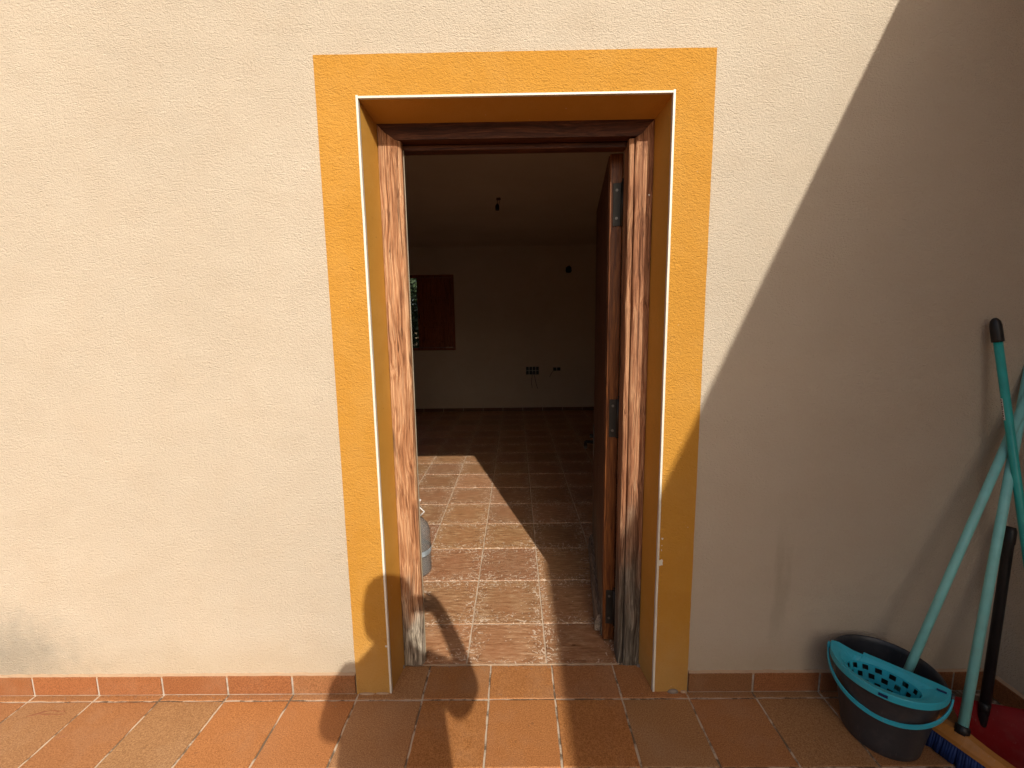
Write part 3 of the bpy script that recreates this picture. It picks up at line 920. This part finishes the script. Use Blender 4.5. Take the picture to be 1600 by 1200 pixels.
wl = empty("wall_lampholder", (0.857, YB, 2.275))
tag(wl, "black wall lampholder high on the far room wall above the electrical boxes", "lampholder")
MB().tube([(0, -0.001, 0.02), (0, -0.03, 0.02), (-0.01, -0.05, 0.0)], 0.014, 10).build("arm", M_BLACK, wl)
MB().lathe([(0.0, 0.05), (0.030, 0.046), (0.046, 0.02), (0.048, -0.02), (0.036, -0.045), (0.0, -0.05)], (-0.006, -0.06, 0.0), 18).build("socket", M_BLACK, wl)
MB().tube([(0.02, -0.003, 0.04), (0.012, -0.012, 0.07), (-0.05, -0.01, 0.035)], 0.004, 6).build("wire", M_BLACK, wl)

def ebox(name, label, x0, x1, z0, z1, cols, rows, wires):
    e = empty(name, ((x0 + x1) / 2, YB, (z0 + z1) / 2))
    tag(e, label, "electrical box", "open electrical boxes on the far wall")
    w, h = x1 - x0, z1 - z0
    m = MB()
    t = 0.004
    for i in range(cols):
        for j in range(rows):
            a, b = -w / 2 + w * i / cols, -w / 2 + w * (i + 1) / cols
            c, d = -h / 2 + h * j / rows, -h / 2 + h * (j + 1) / rows
            a += 0.004; b -= 0.004; c += 0.003; d -= 0.003
            m.box(a, b, -0.004, -0.001, c, d)
            m.box(a, a + t, -0.012, -0.004, c, d); m.box(b - t, b, -0.012, -0.004, c, d)
            m.box(a + t, b - t, -0.012, -0.004, c, c + t); m.box(a + t, b - t, -0.012, -0.004, d - t, d)
    m.build("box_body", M_BLACK, e)
    for pts in wires:
        MB().tube(pts, 0.004, 6).build("wire", M_INK, e)
ebox("electrical_box", "wide two row electrical box with dangling wires on the far room wall", 0.160, 0.380, 0.604, 0.738, 4, 2,
     [[(0.0, -0.008, -0.03), (-0.008, -0.02, -0.10), (-0.018, -0.012, -0.20), (-0.006, -0.012, -0.29)], [(0.02, -0.008, -0.03), (0.04, -0.02, -0.12), (0.06, -0.012, -0.22), (0.085, -0.012, -0.30)]])
ebox("electrical_box", "small single row electrical box on the far room wall, nearer the door", 0.607, 0.734, 0.662, 0.722, 2, 1,
     [[(-0.04, -0.008, -0.01), (-0.085, -0.02, -0.06), (-0.12, -0.012, -0.13)]])

jug = empty("water_jug", (-0.585, 0.80, 0.0))
tag(jug, "clear plastic water jug standing on the indoor floor behind the left door jamb", "jug")
pr = [(0.0, 0.004), (0.070, 0.0), (0.080, 0.010)]
for i in range(9):
    z = 0.02 + i * 0.022
    pr += [(0.084, z), (0.0805, z + 0.011)]
pr += [(0.083, 0.222), (0.082, 0.25), (0.070, 0.285), (0.045, 0.315), (0.024, 0.33), (0.022, 0.352)]
jo = MB().lathe(pr, (0, 0, 0), 40).build("jug_body", M_CLEAR, jug)
js = jo.modifiers.new("thickness", "SOLIDIFY"); js.thickness = 0.0012; js.offset = -1
MB().lathe([(0.0, 0.378), (0.022, 0.377), (0.025, 0.372), (0.025, 0.353), (0.0, 0.353)], (0, 0, 0), 24).build("cap", M_TURQ, jug)
MB().lathe([(0.0848, 0.125), (0.0852, 0.127), (0.0852, 0.152), (0.0848, 0.154)], (0, 0, 0), 40).build("paper_band", mat_plain("pale_blue_label", (0.28, 0.33, 0.37), 0.4, 0.4, 0.5), jug)
MB().tube([(-0.03, 0.0, 0.335), (-0.055, 0, 0.36), (-0.02, 0, 0.395), (0.02, 0, 0.395), (0.055, 0, 0.36), (0.03, 0.0, 0.335)], 0.004, 8).build("carry_handle", M_STICKER, jug)
cap = MB().lathe([(0.0, 0.014), (0.013, 0.014), (0.0155, 0.012), (0.0155, 0.0008), (0.0, 0.0008)], (0, 0, 0), 24).build("bottle_cap", M_STICKER)
cap.location = (-0.798, 1.79, 0.0)
tag(cap, "tiny white bottle cap lying on the sunlit indoor tiles beyond the jug", "bottle cap")

# ------------------------------------------------------------------ mop bucket and cleaning tools
BX, BY, BH, BR, BB = 1.210, -0.169, 0.246, 0.141, 0.103
E1 = Vector((0.70, -0.714, 0)).normalized(); E2 = Vector((-E1.y, E1.x, 0))     # E2 points to the back right
bucket = empty("mop_bucket", (BX, BY, 0))
tag(bucket, "dark grey mop bucket with a turquoise wringer and bail handle on the terrace tiles", "bucket")
def rad(z): return BB + (BR - BB) * (z / BH)
prof = [(0.0, 0.006), (BB - 0.012, 0.006), (BB - 0.010, 0.0005), (BB - 0.002, 0.0005), (BB + 0.001, 0.004)]
prof += [(rad(z), z) for z in (0.03, 0.06, 0.1, 0.14, 0.18, 0.21)]
prof += [(BR - 0.004, 0.222), (BR - 0.0015, 0.224), (BR - 0.001, 0.240), (BR + 0.003, 0.243), (BR + 0.004, 0.247), (BR, 0.2495), (BR - 0.004, 0.247)]
prof += [(rad(z) - 0.0035, z) for z in (0.23, 0.18, 0.1, 0.05)] + [(BB - 0.006, 0.012), (0.0, 0.011)]
MB().lathe(prof, (0, 0, 0), 72).build("bucket_body", M_BUCKET, bucket)
# wringer: rim plate over the front half with a perforated basket
wr = MB()
N = 64
cx_, cy2 = -0.004, -0.064
ea, eb = 0.094, 0.052
def outer(t):
    d = (math.cos(t), math.sin(t))
    # to the rim circle
    a = 1.0; b = 2 * (cx_ * d[0] + cy2 * d[1]); c = cx_ ** 2 + cy2 ** 2 - 0.1495 ** 2
    s = (-b + math.sqrt(b * b - 4 * a * c)) / 2
    if d[1] > 0:
        lim = 0.012
        s2 = (lim - cy2) / d[1]
        px = cx_ + d[0] * s2
        if -0.108 < px < -0.066: s2 = (lim - 0.014 - cy2) / d[1]
        s = min(s, s2)
    return (cx_ + d[0] * s, cy2 + d[1] * s)
def inner(t, k=1.0): return (cx_ + math.cos(t) * ea * k, cy2 + math.sin(t) * eb * k)
def P(p, z): return E1 * p[0] + E2 * p[1] + Vector((0, 0, z))
ts = [2 * PI * (i + 0.5) / N for i in range(N)]
rings = []
rings.append([P(tuple(v * 1.0 for v in outer(t)), 0.232) for t in ts])
rings.append([P(outer(t), 0.2515) for t in ts])
rings.append([P(tuple(a * 0.965 + b * 0.035 for a, b in zip(outer(t), inner(t))), 0.2545) for t in ts])
rings.append([P(tuple(a * 0.45 + b * 0.55 for a, b in zip(outer(t), inner(t))), 0.2500) for t in ts])
rings.append([P(inner(t), 0.240) for t in ts])
wr.loft(rings, True, False, False)
# basket wall with square openings
lv = [0.240, 0.234, 0.217, 0.209, 0.192, 0.184, 0.166, 0.150]
sc = [1.0, 0.985, 0.95, 0.93, 0.89, 0.87, 0.82, 0.78]
o0 = len(wr.v)
for z, k in zip(lv, sc):
    wr.v += [tuple(P(inner(t, k), z)) for t in ts]
for j in range(len(lv) - 1):
    for i in range(N):
        if j % 2 == 1 and (i + (2 if j == 3 else 0)) % 4 in (0, 1): continue
        wr.f.append((o0 + j * N + i, o0 + j * N + (i + 1) % N, o0 + (j + 1) * N + (i + 1) % N, o0 + (j + 1) * N + i)); wr.sm.append(False)
wr.f.append(tuple(o0 + (len(lv) - 1) * N + i for i in range(N))); wr.sm.append(False)
w_o = wr.build("wringer", M_TURQ, bucket)
sm_ = w_o.modifiers.new("thickness", 'SOLIDIFY'); sm_.thickness = 0.0022; sm_.offset = -1
for e1, e2, rz in ((0.004, -0.1500, 0.0), (-0.139, -0.034, -1.15), (0.128, -0.020, 0.0)):
    q = E1 * e1 + E2 * e2
    mt = Matrix.Translation((q.x, q.y, 0.2535 if e1 > 0.1 else 0.243)) @ Matrix.Rotation(math.atan2(E1.y, E1.x) + rz, 4, 'Z')
    MB().box(-0.011, 0.011, -0.0022 if e1 < 0.1 else -0.004, 0.0022 if e1 < 0.1 else 0.004, -0.004 if e1 < 0.1 else -0.0003, 0.004 if e1 < 0.1 else 0.0015, 0.0, mt).build("slot", M_NAVY, bucket)
# bail handle hanging against the front
ph = math.radians(36)
hb = MB(); hp = []
for i in range(41):
    a = PI * i / 40
    q = E1 * (-0.1535 * math.cos(a)) + (E2 * -math.cos(ph) + Vector((0, 0, -math.sin(ph)))) * (0.155 * math.sin(a))
    hp.append(q + Vector((0, 0, 0.236)))
rr = []
for i, p in enumerate(hp):
    d = (hp[min(i + 1, 40)] - hp[max(i - 1, 0)]).normalized()
    nrm = Vector((p.x, p.y, 0)).normalized()
    nrm = (nrm - d * nrm.dot(d)).normalized()
    bi = d.cross(nrm)
    rr.append([p + nrm * a + bi * b for a, b in ((0.0032, 0.0065), (0.0032, -0.0065), (0.0, -0.0075), (-0.0022, -0.005), (-0.0022, 0.005), (0.0, 0.0075))])
hb.loft(rr, True, True)
hb.build("bail_handle", M_TURQ, bucket)
for s in (-1, 1):
    q = E1 * (s * 0.1475)
    MB().tube([(q.x, q.y, 0.236), (q.x + E1.x * s * 0.010, q.y + E1.y * s * 0.010, 0.236)], 0.011, 14).build("pivot", M_TURQ if s < 0 else M_BUCKET, bucket)

def pole_pts(p0, p1, n=2):
    p0, p1 = Vector(p0), Vector(p1)
    return [p0.lerp(p1, i / (n - 1)) for i in range(n)]
# mop: pole rises from the bucket to the side wall
a = Vector((1.291, -0.160, 0.216)); b = Vector((1.634, -0.060, 0.995))
dv = (b - a).normalized()
mop_base = a + dv * ((0.060 - a.z) / dv.z)
mop_top = a + dv * ((1.222 - a.z) / dv.z)
mop = empty("mop", mop_base)
tag(mop, "mop with a pale turquoise pole standing in the grey bucket and leaning into the corner", "mop")
def child(mb, name, m, par):
    o = mb.build(name, m, par)
    o.matrix_parent_inverse = Matrix.Translation(-Vector(par.location))
    return o
child(MB().tube([mop_base + dv * 0.04, mop_top - dv * 0.02], 0.0122, 20), "pole", M_PALE, mop)
child(MB().tube([mop_top - dv * 0.03, mop_top - dv * 0.005, mop_top], 0.0, 20, True, [0.0132, 0.0132, 0.009]), "end_cap", M_BLACK, mop)
child(MB().tube([mop_base, mop_base + dv * 0.05, mop_base + dv * 0.075], 0, 16, True, [0.022, 0.018, 0.0145]), "mop_socket", M_TURQ, mop)
st = MB()
for i in range(26):
    t = 2 * PI * i / 26
    q = mop_base + Vector((math.cos(t) * 0.016, math.sin(t) * 0.016, 0.0))
    r_ = random.uniform(0.03, 0.05)
    st.tube([q, q + Vector((math.cos(t) * r_ * 0.5, math.sin(t) * r_ * 0.5, -0.015)), Vector((BX + 0.01 + math.cos(t) * r_, BY + math.sin(t) * r_, 0.016))], 0.004, 6)
child(st, "mop_strands", M_STRAND, mop)

# broom: orange head, navy bristles, pale pole
broom_c = Vector((1.376, -0.265, 0.0))
bd = Vector((0.32, -0.947, 0)).normalized(); bn = Vector((-bd.y, bd.x, 0))
broom = empty("broom", broom_c)
tag(broom, "broom with an orange head, navy bristles and pale turquoise pole beside the bucket", "broom")
BMt = Matrix.Translation(broom_c) @ Matrix(((bd.x, bn.x, 0, 0), (bd.y, bn.y, 0, 0), (0, 0, 1, 0), (0, 0, 0, 1)))
hm = MB(); rr = []
for i in range(17):
    u = -0.135 + 0.27 * i / 16
    e = 1 - abs(u / 0.135) ** 4 * 0.45
    top = 0.096 + 0.010 * math.exp(-(u / 0.045) ** 2)
    rr.append([BMt @ Vector(p) for p in ((u, -0.030 * e, 0.064), (u, -0.030 * e, 0.078), (u, -0.012, top), (u, 0.012, top), (u, 0.030 * e, 0.078), (u, 0.030 * e, 0.064))])
hm.loft(rr, True, True)
child(hm, "broom_head", M_ORANGE, broom)
br = MB()
for i in range(40):
    for j in range(6):
        u = -0.125 + 0.25 * i / 39; v_ = -0.024 + 0.0096 * j
        sp_ = 1.25
        p0 = BMt @ Vector((u, v_, 0.066)); p1 = BMt @ Vector((u * 1.06 + random.uniform(-1, 1) * 0.003, v_ * sp_ - 0.004 + random.uniform(-1, 1) * 0.003, 0.0015 + random.uniform(0, 0.004)))
        br.tube([p0, p1], 0, 5, True, [0.0042, 0.0056])
child(br, "bristles", M_NAVY, broom)
pa = Vector((1.376, -0.265, 0.100)); pb = Vector((1.618, -0.088, 0.876))
pv = (pb - pa).normalized()
child(MB().tube([pa + pv * 0.012, pa + pv * 1.27], 0.0125, 20), "pole", M_PALE, broom)
child(MB().tube([pa - pv * 0.004, pa + pv * 0.020, pa + pv * 0.022], 0, 18, True, [0.019, 0.0165, 0.013]), "collar", M_BLACK, broom)

# dustpan with long handle
pan = empty("dustpan", (1.565, -0.25, 0.0))
tag(pan, "red dustpan with an upright black handle on the tiles in the corner", "dustpan")
def quad_panel(m, pts, th):
    pts = [Vector(p) for p in pts]
    nrm = (pts[1] - pts[0]).cross(pts[2] - pts[0]).normalized() * th
    m.loft([[p for p in pts], [p + nrm for p in pts]], True, True)
bl, brr, frr, fl = Vector((1.462, -0.140, 0.006)), Vector((1.650, -0.196, 0.006)), Vector((1.676, -0.43, 0.002)), Vector((1.440, -0.415, 0.002))
up_l, up_r = Vector((1.470, -0.118, 0.105)), Vector((1.656, -0.176, 0.105))
pm = MB()
prof_t = [(0.0, 0.002), (0.25, 0.006), (0.5, 0.014), (0.7, 0.028), (0.85, 0.050), (0.94, 0.078), (1.0, 0.108)]
rr = []
for t, z in prof_t:
    L_ = fl.lerp(bl, t); R_ = frr.lerp(brr, t)
    sd = (R_ - L_).normalized()
    w_ = 0.004 + 0.022 * (1 - t) * min(1.0, t * 4)
    top = [L_ + Vector((0, 0, z - L_.z + w_)), L_ + sd * 0.006 + Vector((0, 0, z - L_.z)), R_ - sd * 0.006 + Vector((0, 0, z - R_.z)), R_ + Vector((0, 0, z - R_.z + w_))]
    rr.append([p for p in top] + [p + Vector((0, 0, -0.003)) for p in reversed(top)])
pm.loft(rr, True, True, True)
child(pm, "pan", M_RED, pan)
ha = Vector((1.536, -0.183, 0.085)); hb2 = Vector((1.694, -0.052, 0.672))
hv = (hb2 - ha).normalized()
child(MB().tube([ha - hv * 0.05, ha + hv * 0.02, ha + hv * 0.03], 0, 14, True, [0.010, 0.014, 0.015]), "handle_socket", M_BLACK, pan)
hL = (hb2 - ha).length
child(MB().tube([ha, ha + hv * (hL - 0.06), ha + hv * (hL - 0.055), ha + hv * (hL - 0.012), ha + hv * hL], 0, 16, True, [0.0135, 0.0135, 0.0155, 0.0158, 0.012]), "handle", M_BLACK, pan)

# third stick: teal pole with a black grip
ta = Vector((1.565, -0.030, 1.382)); tb = Vector((1.622, -0.104, 0.872))
tv = (ta - tb).normalized()
t_base = tb - tv * ((tb.z - 0.004) / tv.z)
stick = empty("leaning_stick", t_base)
tag(stick, "glossy teal broom handle with a black rounded grip leaning on the facade", "broom handle")
Lt = (ta - t_base).length
child(MB().tube([t_base + tv * 0.02, t_base + tv * (Lt - 0.01)], 0.0112, 20), "pole", M_TEAL, stick)
child(MB().tube([t_base, t_base + tv * 0.05], 0, 14, True, [0.009, 0.0125]), "threaded_end", M_BLACK, stick)
g0 = ta - tv * 0.075
child(MB().tube([g0, g0 + tv * 0.005, g0 + tv * 0.055, g0 + tv * 0.068, g0 + tv * 0.076, g0 + tv * 0.08], 0, 20, True, [0.0148, 0.0152, 0.0148, 0.0125, 0.008, 0.003]), "grip", M_BLACK, stick)
# printed sticker strip wrapped on the teal pole
def wrap(parent, name, m, s0, s1, a0, a1, rr_, ax0):
    mbx = MB(); rgs = []
    x_ = Vector((1, 0, 0)); a_ = (x_ - tv * x_.dot(tv)).normalized(); b_ = tv.cross(a_)
    for s in (s0, s1):
        ring = []
        for i in range(7):
            t = a0 + (a1 - a0) * i / 6
            ring.append(ax0 + tv * s + (a_ * math.cos(t) + b_ * math.sin(t)) * rr_)
        rgs.append(ring)
    mbx.loft(rgs, False, False, True)
    return child(mbx, name, m, parent)
s_mid = Lt - 0.28
wrap(stick, "sticker", M_STICKER, s_mid - 0.052, s_mid + 0.02, PI * 0.72, PI * 1.02, 0.01135, t_base)
for q in range(9):
    s = s_mid - 0.048 + q * 0.0075
    wrap(stick, "print_mark", M_INK, s, s + (0.005 if q % 3 else 0.003), PI * 0.76, PI * (0.93 + 0.03 * (q % 2)), 0.0115, t_base)

# ------------------------------------------------------------------ tree behind the back window
tree = empty("tree", (-2.9, 8.6, -0.14))
tag(tree, "leafy green tree glimpsed through the gap of the far window", "tree")
tk = MB().tube([(0, 0, 0), (0.05, 0, 0.8), (-0.05, 0.05, 1.7), (0.05, 0, 2.6)], 0, 10, True, [0.16, 0.12, 0.09, 0.05])
for a in range(6):
    t = a * 1.05
    tk.tube([(0, 0, 1.2 + a * 0.2), (math.cos(t) * 0.5, math.sin(t) * 0.5, 1.7 + a * 0.2), (math.cos(t) * 1.0, math.sin(t) * 0.9, 2.0 + a * 0.2)], 0, 7, True, [0.06, 0.04, 0.02])
tk.build("trunk", M_BARK, tree)
lf = MB()
rng = random.Random(11)
for i in range(16000):
    u = Vector((rng.gauss(0, 1), rng.gauss(0, 1), rng.gauss(0, 1))).normalized() * (rng.random() ** 0.45)
    p = Vector((u.x * 1.6, u.y * 1.2, 1.75 + u.z * 1.5))
    if mnoise.noise(p * 1.7) < -0.15: continue
    a = Vector((rng.uniform(-1, 1), rng.uniform(-1, 1), rng.uniform(-0.6, 1))).normalized()
    b = a.cross(Vector((rng.uniform(-1, 1), rng.uniform(-1, 1), rng.uniform(-1, 1)))).normalized()
    l, w = rng.uniform(0.05, 0.09), rng.uniform(0.02, 0.035)
    lf.add([p - a * l, p + b * w, p + a * l, p - b * w], [(0, 1, 2, 3)])
lf.build("crown", M_LEAF, tree)

# ------------------------------------------------------------------ the photographer, whose shadow falls across the doorway
def skin_obj(name, verts, edges, m, parent, root=0, sub=2):
    me = bpy.data.meshes.new(name)
    me.from_pydata([v[0] for v in verts], edges, [])
    o = bpy.data.objects.new(name, me)
    C.objects.link(o)
    md = o.modifiers.new("skin", 'SKIN')
    md.use_smooth_shade = True
    for i, v in enumerate(verts):
        sv = me.skin_vertices[0].data[i]
        r = v[1]
        sv.radius = r if hasattr(r, "__len__") else (r, r)
        sv.use_root = (i == root)
    ss = o.modifiers.new("sub", 'SUBSURF'); ss.levels = sub; ss.render_levels = sub
    me.materials.append(m)
    if parent: 
        o.parent = parent
        o.matrix_parent_inverse = Matrix.Translation(-Vector(parent.location))
    return o
PY = -1.80
person = empty("person", (0.03, PY, 0.0))
tag(person, "standing person in grey shirt and dark trousers holding a phone out towards the door", "person")
HX = 0.045
B = [((0.04, PY, 0.93), (0.150, 0.10)), ((0.04, PY + 0.005, 1.08), (0.145, 0.09)), ((0.04, PY + 0.015, 1.22), (0.150, 0.095)), ((0.045, PY + 0.01, 1.315), (0.11, 0.075)),
     ((0.048, PY + 0.02, 1.41), 0.058), ((HX, PY + 0.06, 1.49), (0.068, 0.072)), ((HX, PY + 0.065, 1.575), (0.088, 0.098)), ((HX, PY + 0.06, 1.655), (0.074, 0.086)),
     # left arm
     ((-0.105, PY + 0.01, 1.30), 0.055), ((-0.145, PY + 0.02, 1.20), 0.045), ((-0.145, PY + 0.05, 1.11), 0.038), ((-0.10, PY + 0.18, 1.12), 0.032), ((-0.02, PY + 0.28, 1.16), 0.025),
     # right arm
     ((0.205, PY + 0.01, 1.325), 0.055), ((0.268, PY + 0.06, 1.24), 0.044), ((0.318, PY + 0.14, 1.160), 0.039), ((0.265, PY + 0.22, 1.265), 0.036), ((0.185, PY + 0.325, 1.370), 0.033),
     # legs
     ((-0.065, PY, 0.86), 0.088), ((-0.07, PY + 0.01, 0.50), 0.060), ((-0.075, PY - 0.01, 0.30), 0.052), ((-0.08, PY - 0.02, 0.09), 0.036),
     ((0.125, PY, 0.86), 0.088), ((0.13, PY + 0.01, 0.50), 0.060), ((0.135, PY - 0.01, 0.30), 0.052), ((0.14, PY - 0.02, 0.09), 0.036),
     ((-0.085, PY + 0.05, 0.045), 0.034), ((-0.095, PY + 0.13, 0.032), 0.028), ((0.145, PY + 0.05, 0.045), 0.034), ((0.155, PY + 0.13, 0.032), 0.028)]
Ed = [(0, 1), (1, 2), (2, 3), (3, 4), (4, 5), (5, 6), (6, 7), (3, 8), (8, 9), (9, 10), (10, 11), (11, 12), (3, 13), (13, 14), (14, 15), (15, 16), (16, 17),
      (0, 18), (18, 19), (19, 20), (20, 21), (0, 22), (22, 23), (23, 24), (24, 25), (21, 26), (26, 27), (25, 28), (28, 29)]
skin_obj("body", B, Ed, M_SKIN, person)
# face details and hair
fc = MB()
fc.lathe([(0.0, -0.020), (0.010, -0.016), (0.013, 0.0), (0.006, 0.02), (0.0, 0.024)], (HX, PY + 0.168, 1.570), 12)
child(fc, "nose", M_SKIN, person)
for s in (-1, 1):
    child(MB().lathe([(0.0, -0.011), (0.008, -0.008), (0.011, 0.0), (0.008, 0.008), (0.0, 0.011)], (HX + s * 0.034, PY + 0.150, 1.598), 12), "eye", M_STICKER, person)
    child(MB().lathe([(0.0, -0.030), (0.008, -0.024), (0.012, 0.0), (0.012, 0.02), (0.0, 0.030)], (HX + s * 0.088, PY + 0.05, 1.575), 10), "ear", M_SKIN, person)
child(MB().tube([(HX - 0.022, PY + 0.146, 1.520), (HX, PY + 0.152, 1.518), (HX + 0.022, PY + 0.146, 1.520)], 0.006, 8), "mouth", mat_plain("lip", (0.35, 0.13, 0.11), 0.5), person)
skin_obj("hair", [((HX, PY + 0.015, 1.455), (0.078, 0.060)), ((HX, PY + 0.020, 1.52), (0.100, 0.078)), ((HX, PY + 0.035, 1.60), (0.104, 0.095)), ((HX, PY + 0.045, 1.66), (0.092, 0.095)), ((HX, PY + 0.055, 1.695), (0.066, 0.075))], [(0, 1), (1, 2), (2, 3), (3, 4)], M_HAIR, person)
# clothes
shm = MB(); rr = []
for z, cx0, rx, ry in ((0.80, 0.052, 0.170, 0.125), (0.95, 0.052, 0.178, 0.128), (1.10, 0.052, 0.183, 0.122), (1.22, 0.052, 0.182, 0.122), (1.30, 0.050, 0.176, 0.115), (1.35, 0.049, 0.150, 0.100), (1.385, 0.048, 0.118, 0.085), (1.42, 0.046, 0.084, 0.072), (1.45, 0.046, 0.062, 0.062)):
    rr.append([(cx0 + rx * math.cos(2 * PI * q / 28), PY + 0.012 + ry * math.sin(2 * PI * q / 28), z + 0.006 * math.sin(q * 1.9) * (1 if z < 0.9 else 0.3)) for q in range(28)])
shm.loft(rr, True, True, True)
shm.tube([(-0.085, PY + 0.01, 1.315), (-0.125, PY + 0.015, 1.255), (-0.142, PY + 0.02, 1.205), (-0.147, PY + 0.03, 1.160)], 0, 18, True, [0.070, 0.070, 0.066, 0.070])
shm.tube([(0.175, PY + 0.01, 1.325), (0.235, PY + 0.035, 1.275), (0.264, PY + 0.06, 1.240), (0.288, PY + 0.090, 1.195)], 0, 18, True, [0.068, 0.070, 0.066, 0.072])
child(shm, "shirt", M_SHIRT, person)
skin_obj("trousers", [((0.03, PY, 0.90), (0.15, 0.115)), ((-0.065, PY, 0.82), 0.102), ((-0.07, PY + 0.01, 0.50), 0.080), ((-0.08, PY - 0.015, 0.10), 0.066), ((0.125, PY, 0.82), 0.102), ((0.13, PY + 0.01, 0.50), 0.080), ((0.14, PY - 0.015, 0.10), 0.066)],
         [(0, 1), (1, 2), (2, 3), (0, 4), (4, 5), (5, 6)], M_TROUSER, person)
for s, x in ((-1, -0.085), (1, 0.147)):
    sh = MB(); rr = []
    for u, w, h in ((-0.075, 0.030, 0.06), (-0.05, 0.040, 0.085), (0.02, 0.042, 0.085), (0.08, 0.046, 0.06), (0.15, 0.044, 0.045), (0.185, 0.025, 0.03)):
        rr.append([(x + s * max(u, 0) * 0.06 + w * math.cos(t), PY + u, max(0.001, h * 0.5 + h * 0.5 * math.sin(t))) for t in [2 * PI * q / 14 for q in range(14)]])
    sh.loft(rr, True, True, True)
    child(sh, "shoe", M_SHOE, person)
# right hand round the end of the phone: palm behind it, fingers over the top and bottom edges
def hand(palm, wrist, fingers, thumb):
    w, p = Vector(wrist), Vector(palm)
    skin_obj("hand", [(w - (p - w) * 0.4, 0.030), (w, 0.034), (p, (0.046, 0.030)), (p + (p - w) * 0.35, (0.040, 0.022))], [(0, 1), (1, 2), (2, 3)], M_SKIN, person, 0, 2)
    for fpts in fingers + [thumb]:
        skin_obj("finger", [(q, r) for q, r in zip(fpts, (0.013, 0.0125, 0.012, 0.010))], [(0, 1), (1, 2), (2, 3)], M_SKIN, person, 0, 1)
PHY = -1.4475
hand((0.158, -1.470, 1.398), (0.188, PY + 0.315, 1.362),
     [[(0.150, -1.464, 1.405 - i * 0.016), (0.130 - 0.004 * i, PHY - 0.016, 1.402 - i * 0.016), (0.108 - 0.003 * i, PHY - 0.0145, 1.396 - i * 0.015), (0.088 + 0.006 * i, PHY - 0.0145, 1.392 - i * 0.015)] for i in range(4)],
     [(0.170, -1.470, 1.402), (0.160, -1.455, 1.422), (0.142, -1.449, 1.428), (0.122, -1.449, 1.427)])
hand((0.010, PY + 0.31, 1.175), (-0.02, PY + 0.28, 1.16),
     [[(0.020, PY + 0.32, 1.190 - i * 0.013), (0.042, PY + 0.335, 1.188 - i * 0.013), (0.058, PY + 0.330, 1.182 - i * 0.013), (0.066, PY + 0.315, 1.178 - i * 0.013)] for i in range(4)],
     [(-0.002, PY + 0.315, 1.190), (0.012, PY + 0.335, 1.205), (0.026, PY + 0.345, 1.210), (0.038, PY + 0.345, 1.210)])
ph_ = empty("smartphone", (0.058, PHY, 1.3755))
tag(ph_, "black smartphone held sideways in the right hand of the standing person", "phone")
MB().box(-0.074, 0.074, -0.004, 0.004, -0.0365, 0.0365, 0.003).build("phone_body", M_BLACK, ph_)
MB().box(-0.070, 0.070, -0.0048, -0.0042, -0.033, 0.033).build("screen", mat_plain("dark_glass", (0.02, 0.02, 0.022), 0.1, 0.5), ph_)
for dx, dz in ((-0.0675, 0.0), (-0.058, 0.018), (-0.045, 0.0)):
    MB().lathe([(0.0, 0.0002), (0.0065, 0.0), (0.0065, 0.0018), (0.0, 0.002)], (0, 0, 0), 16).build("lens", M_IRON, ph_).matrix_local = Matrix.Translation((dx, 0.0042, dz)) @ Matrix.Rotation(-PI / 2, 4, 'X')
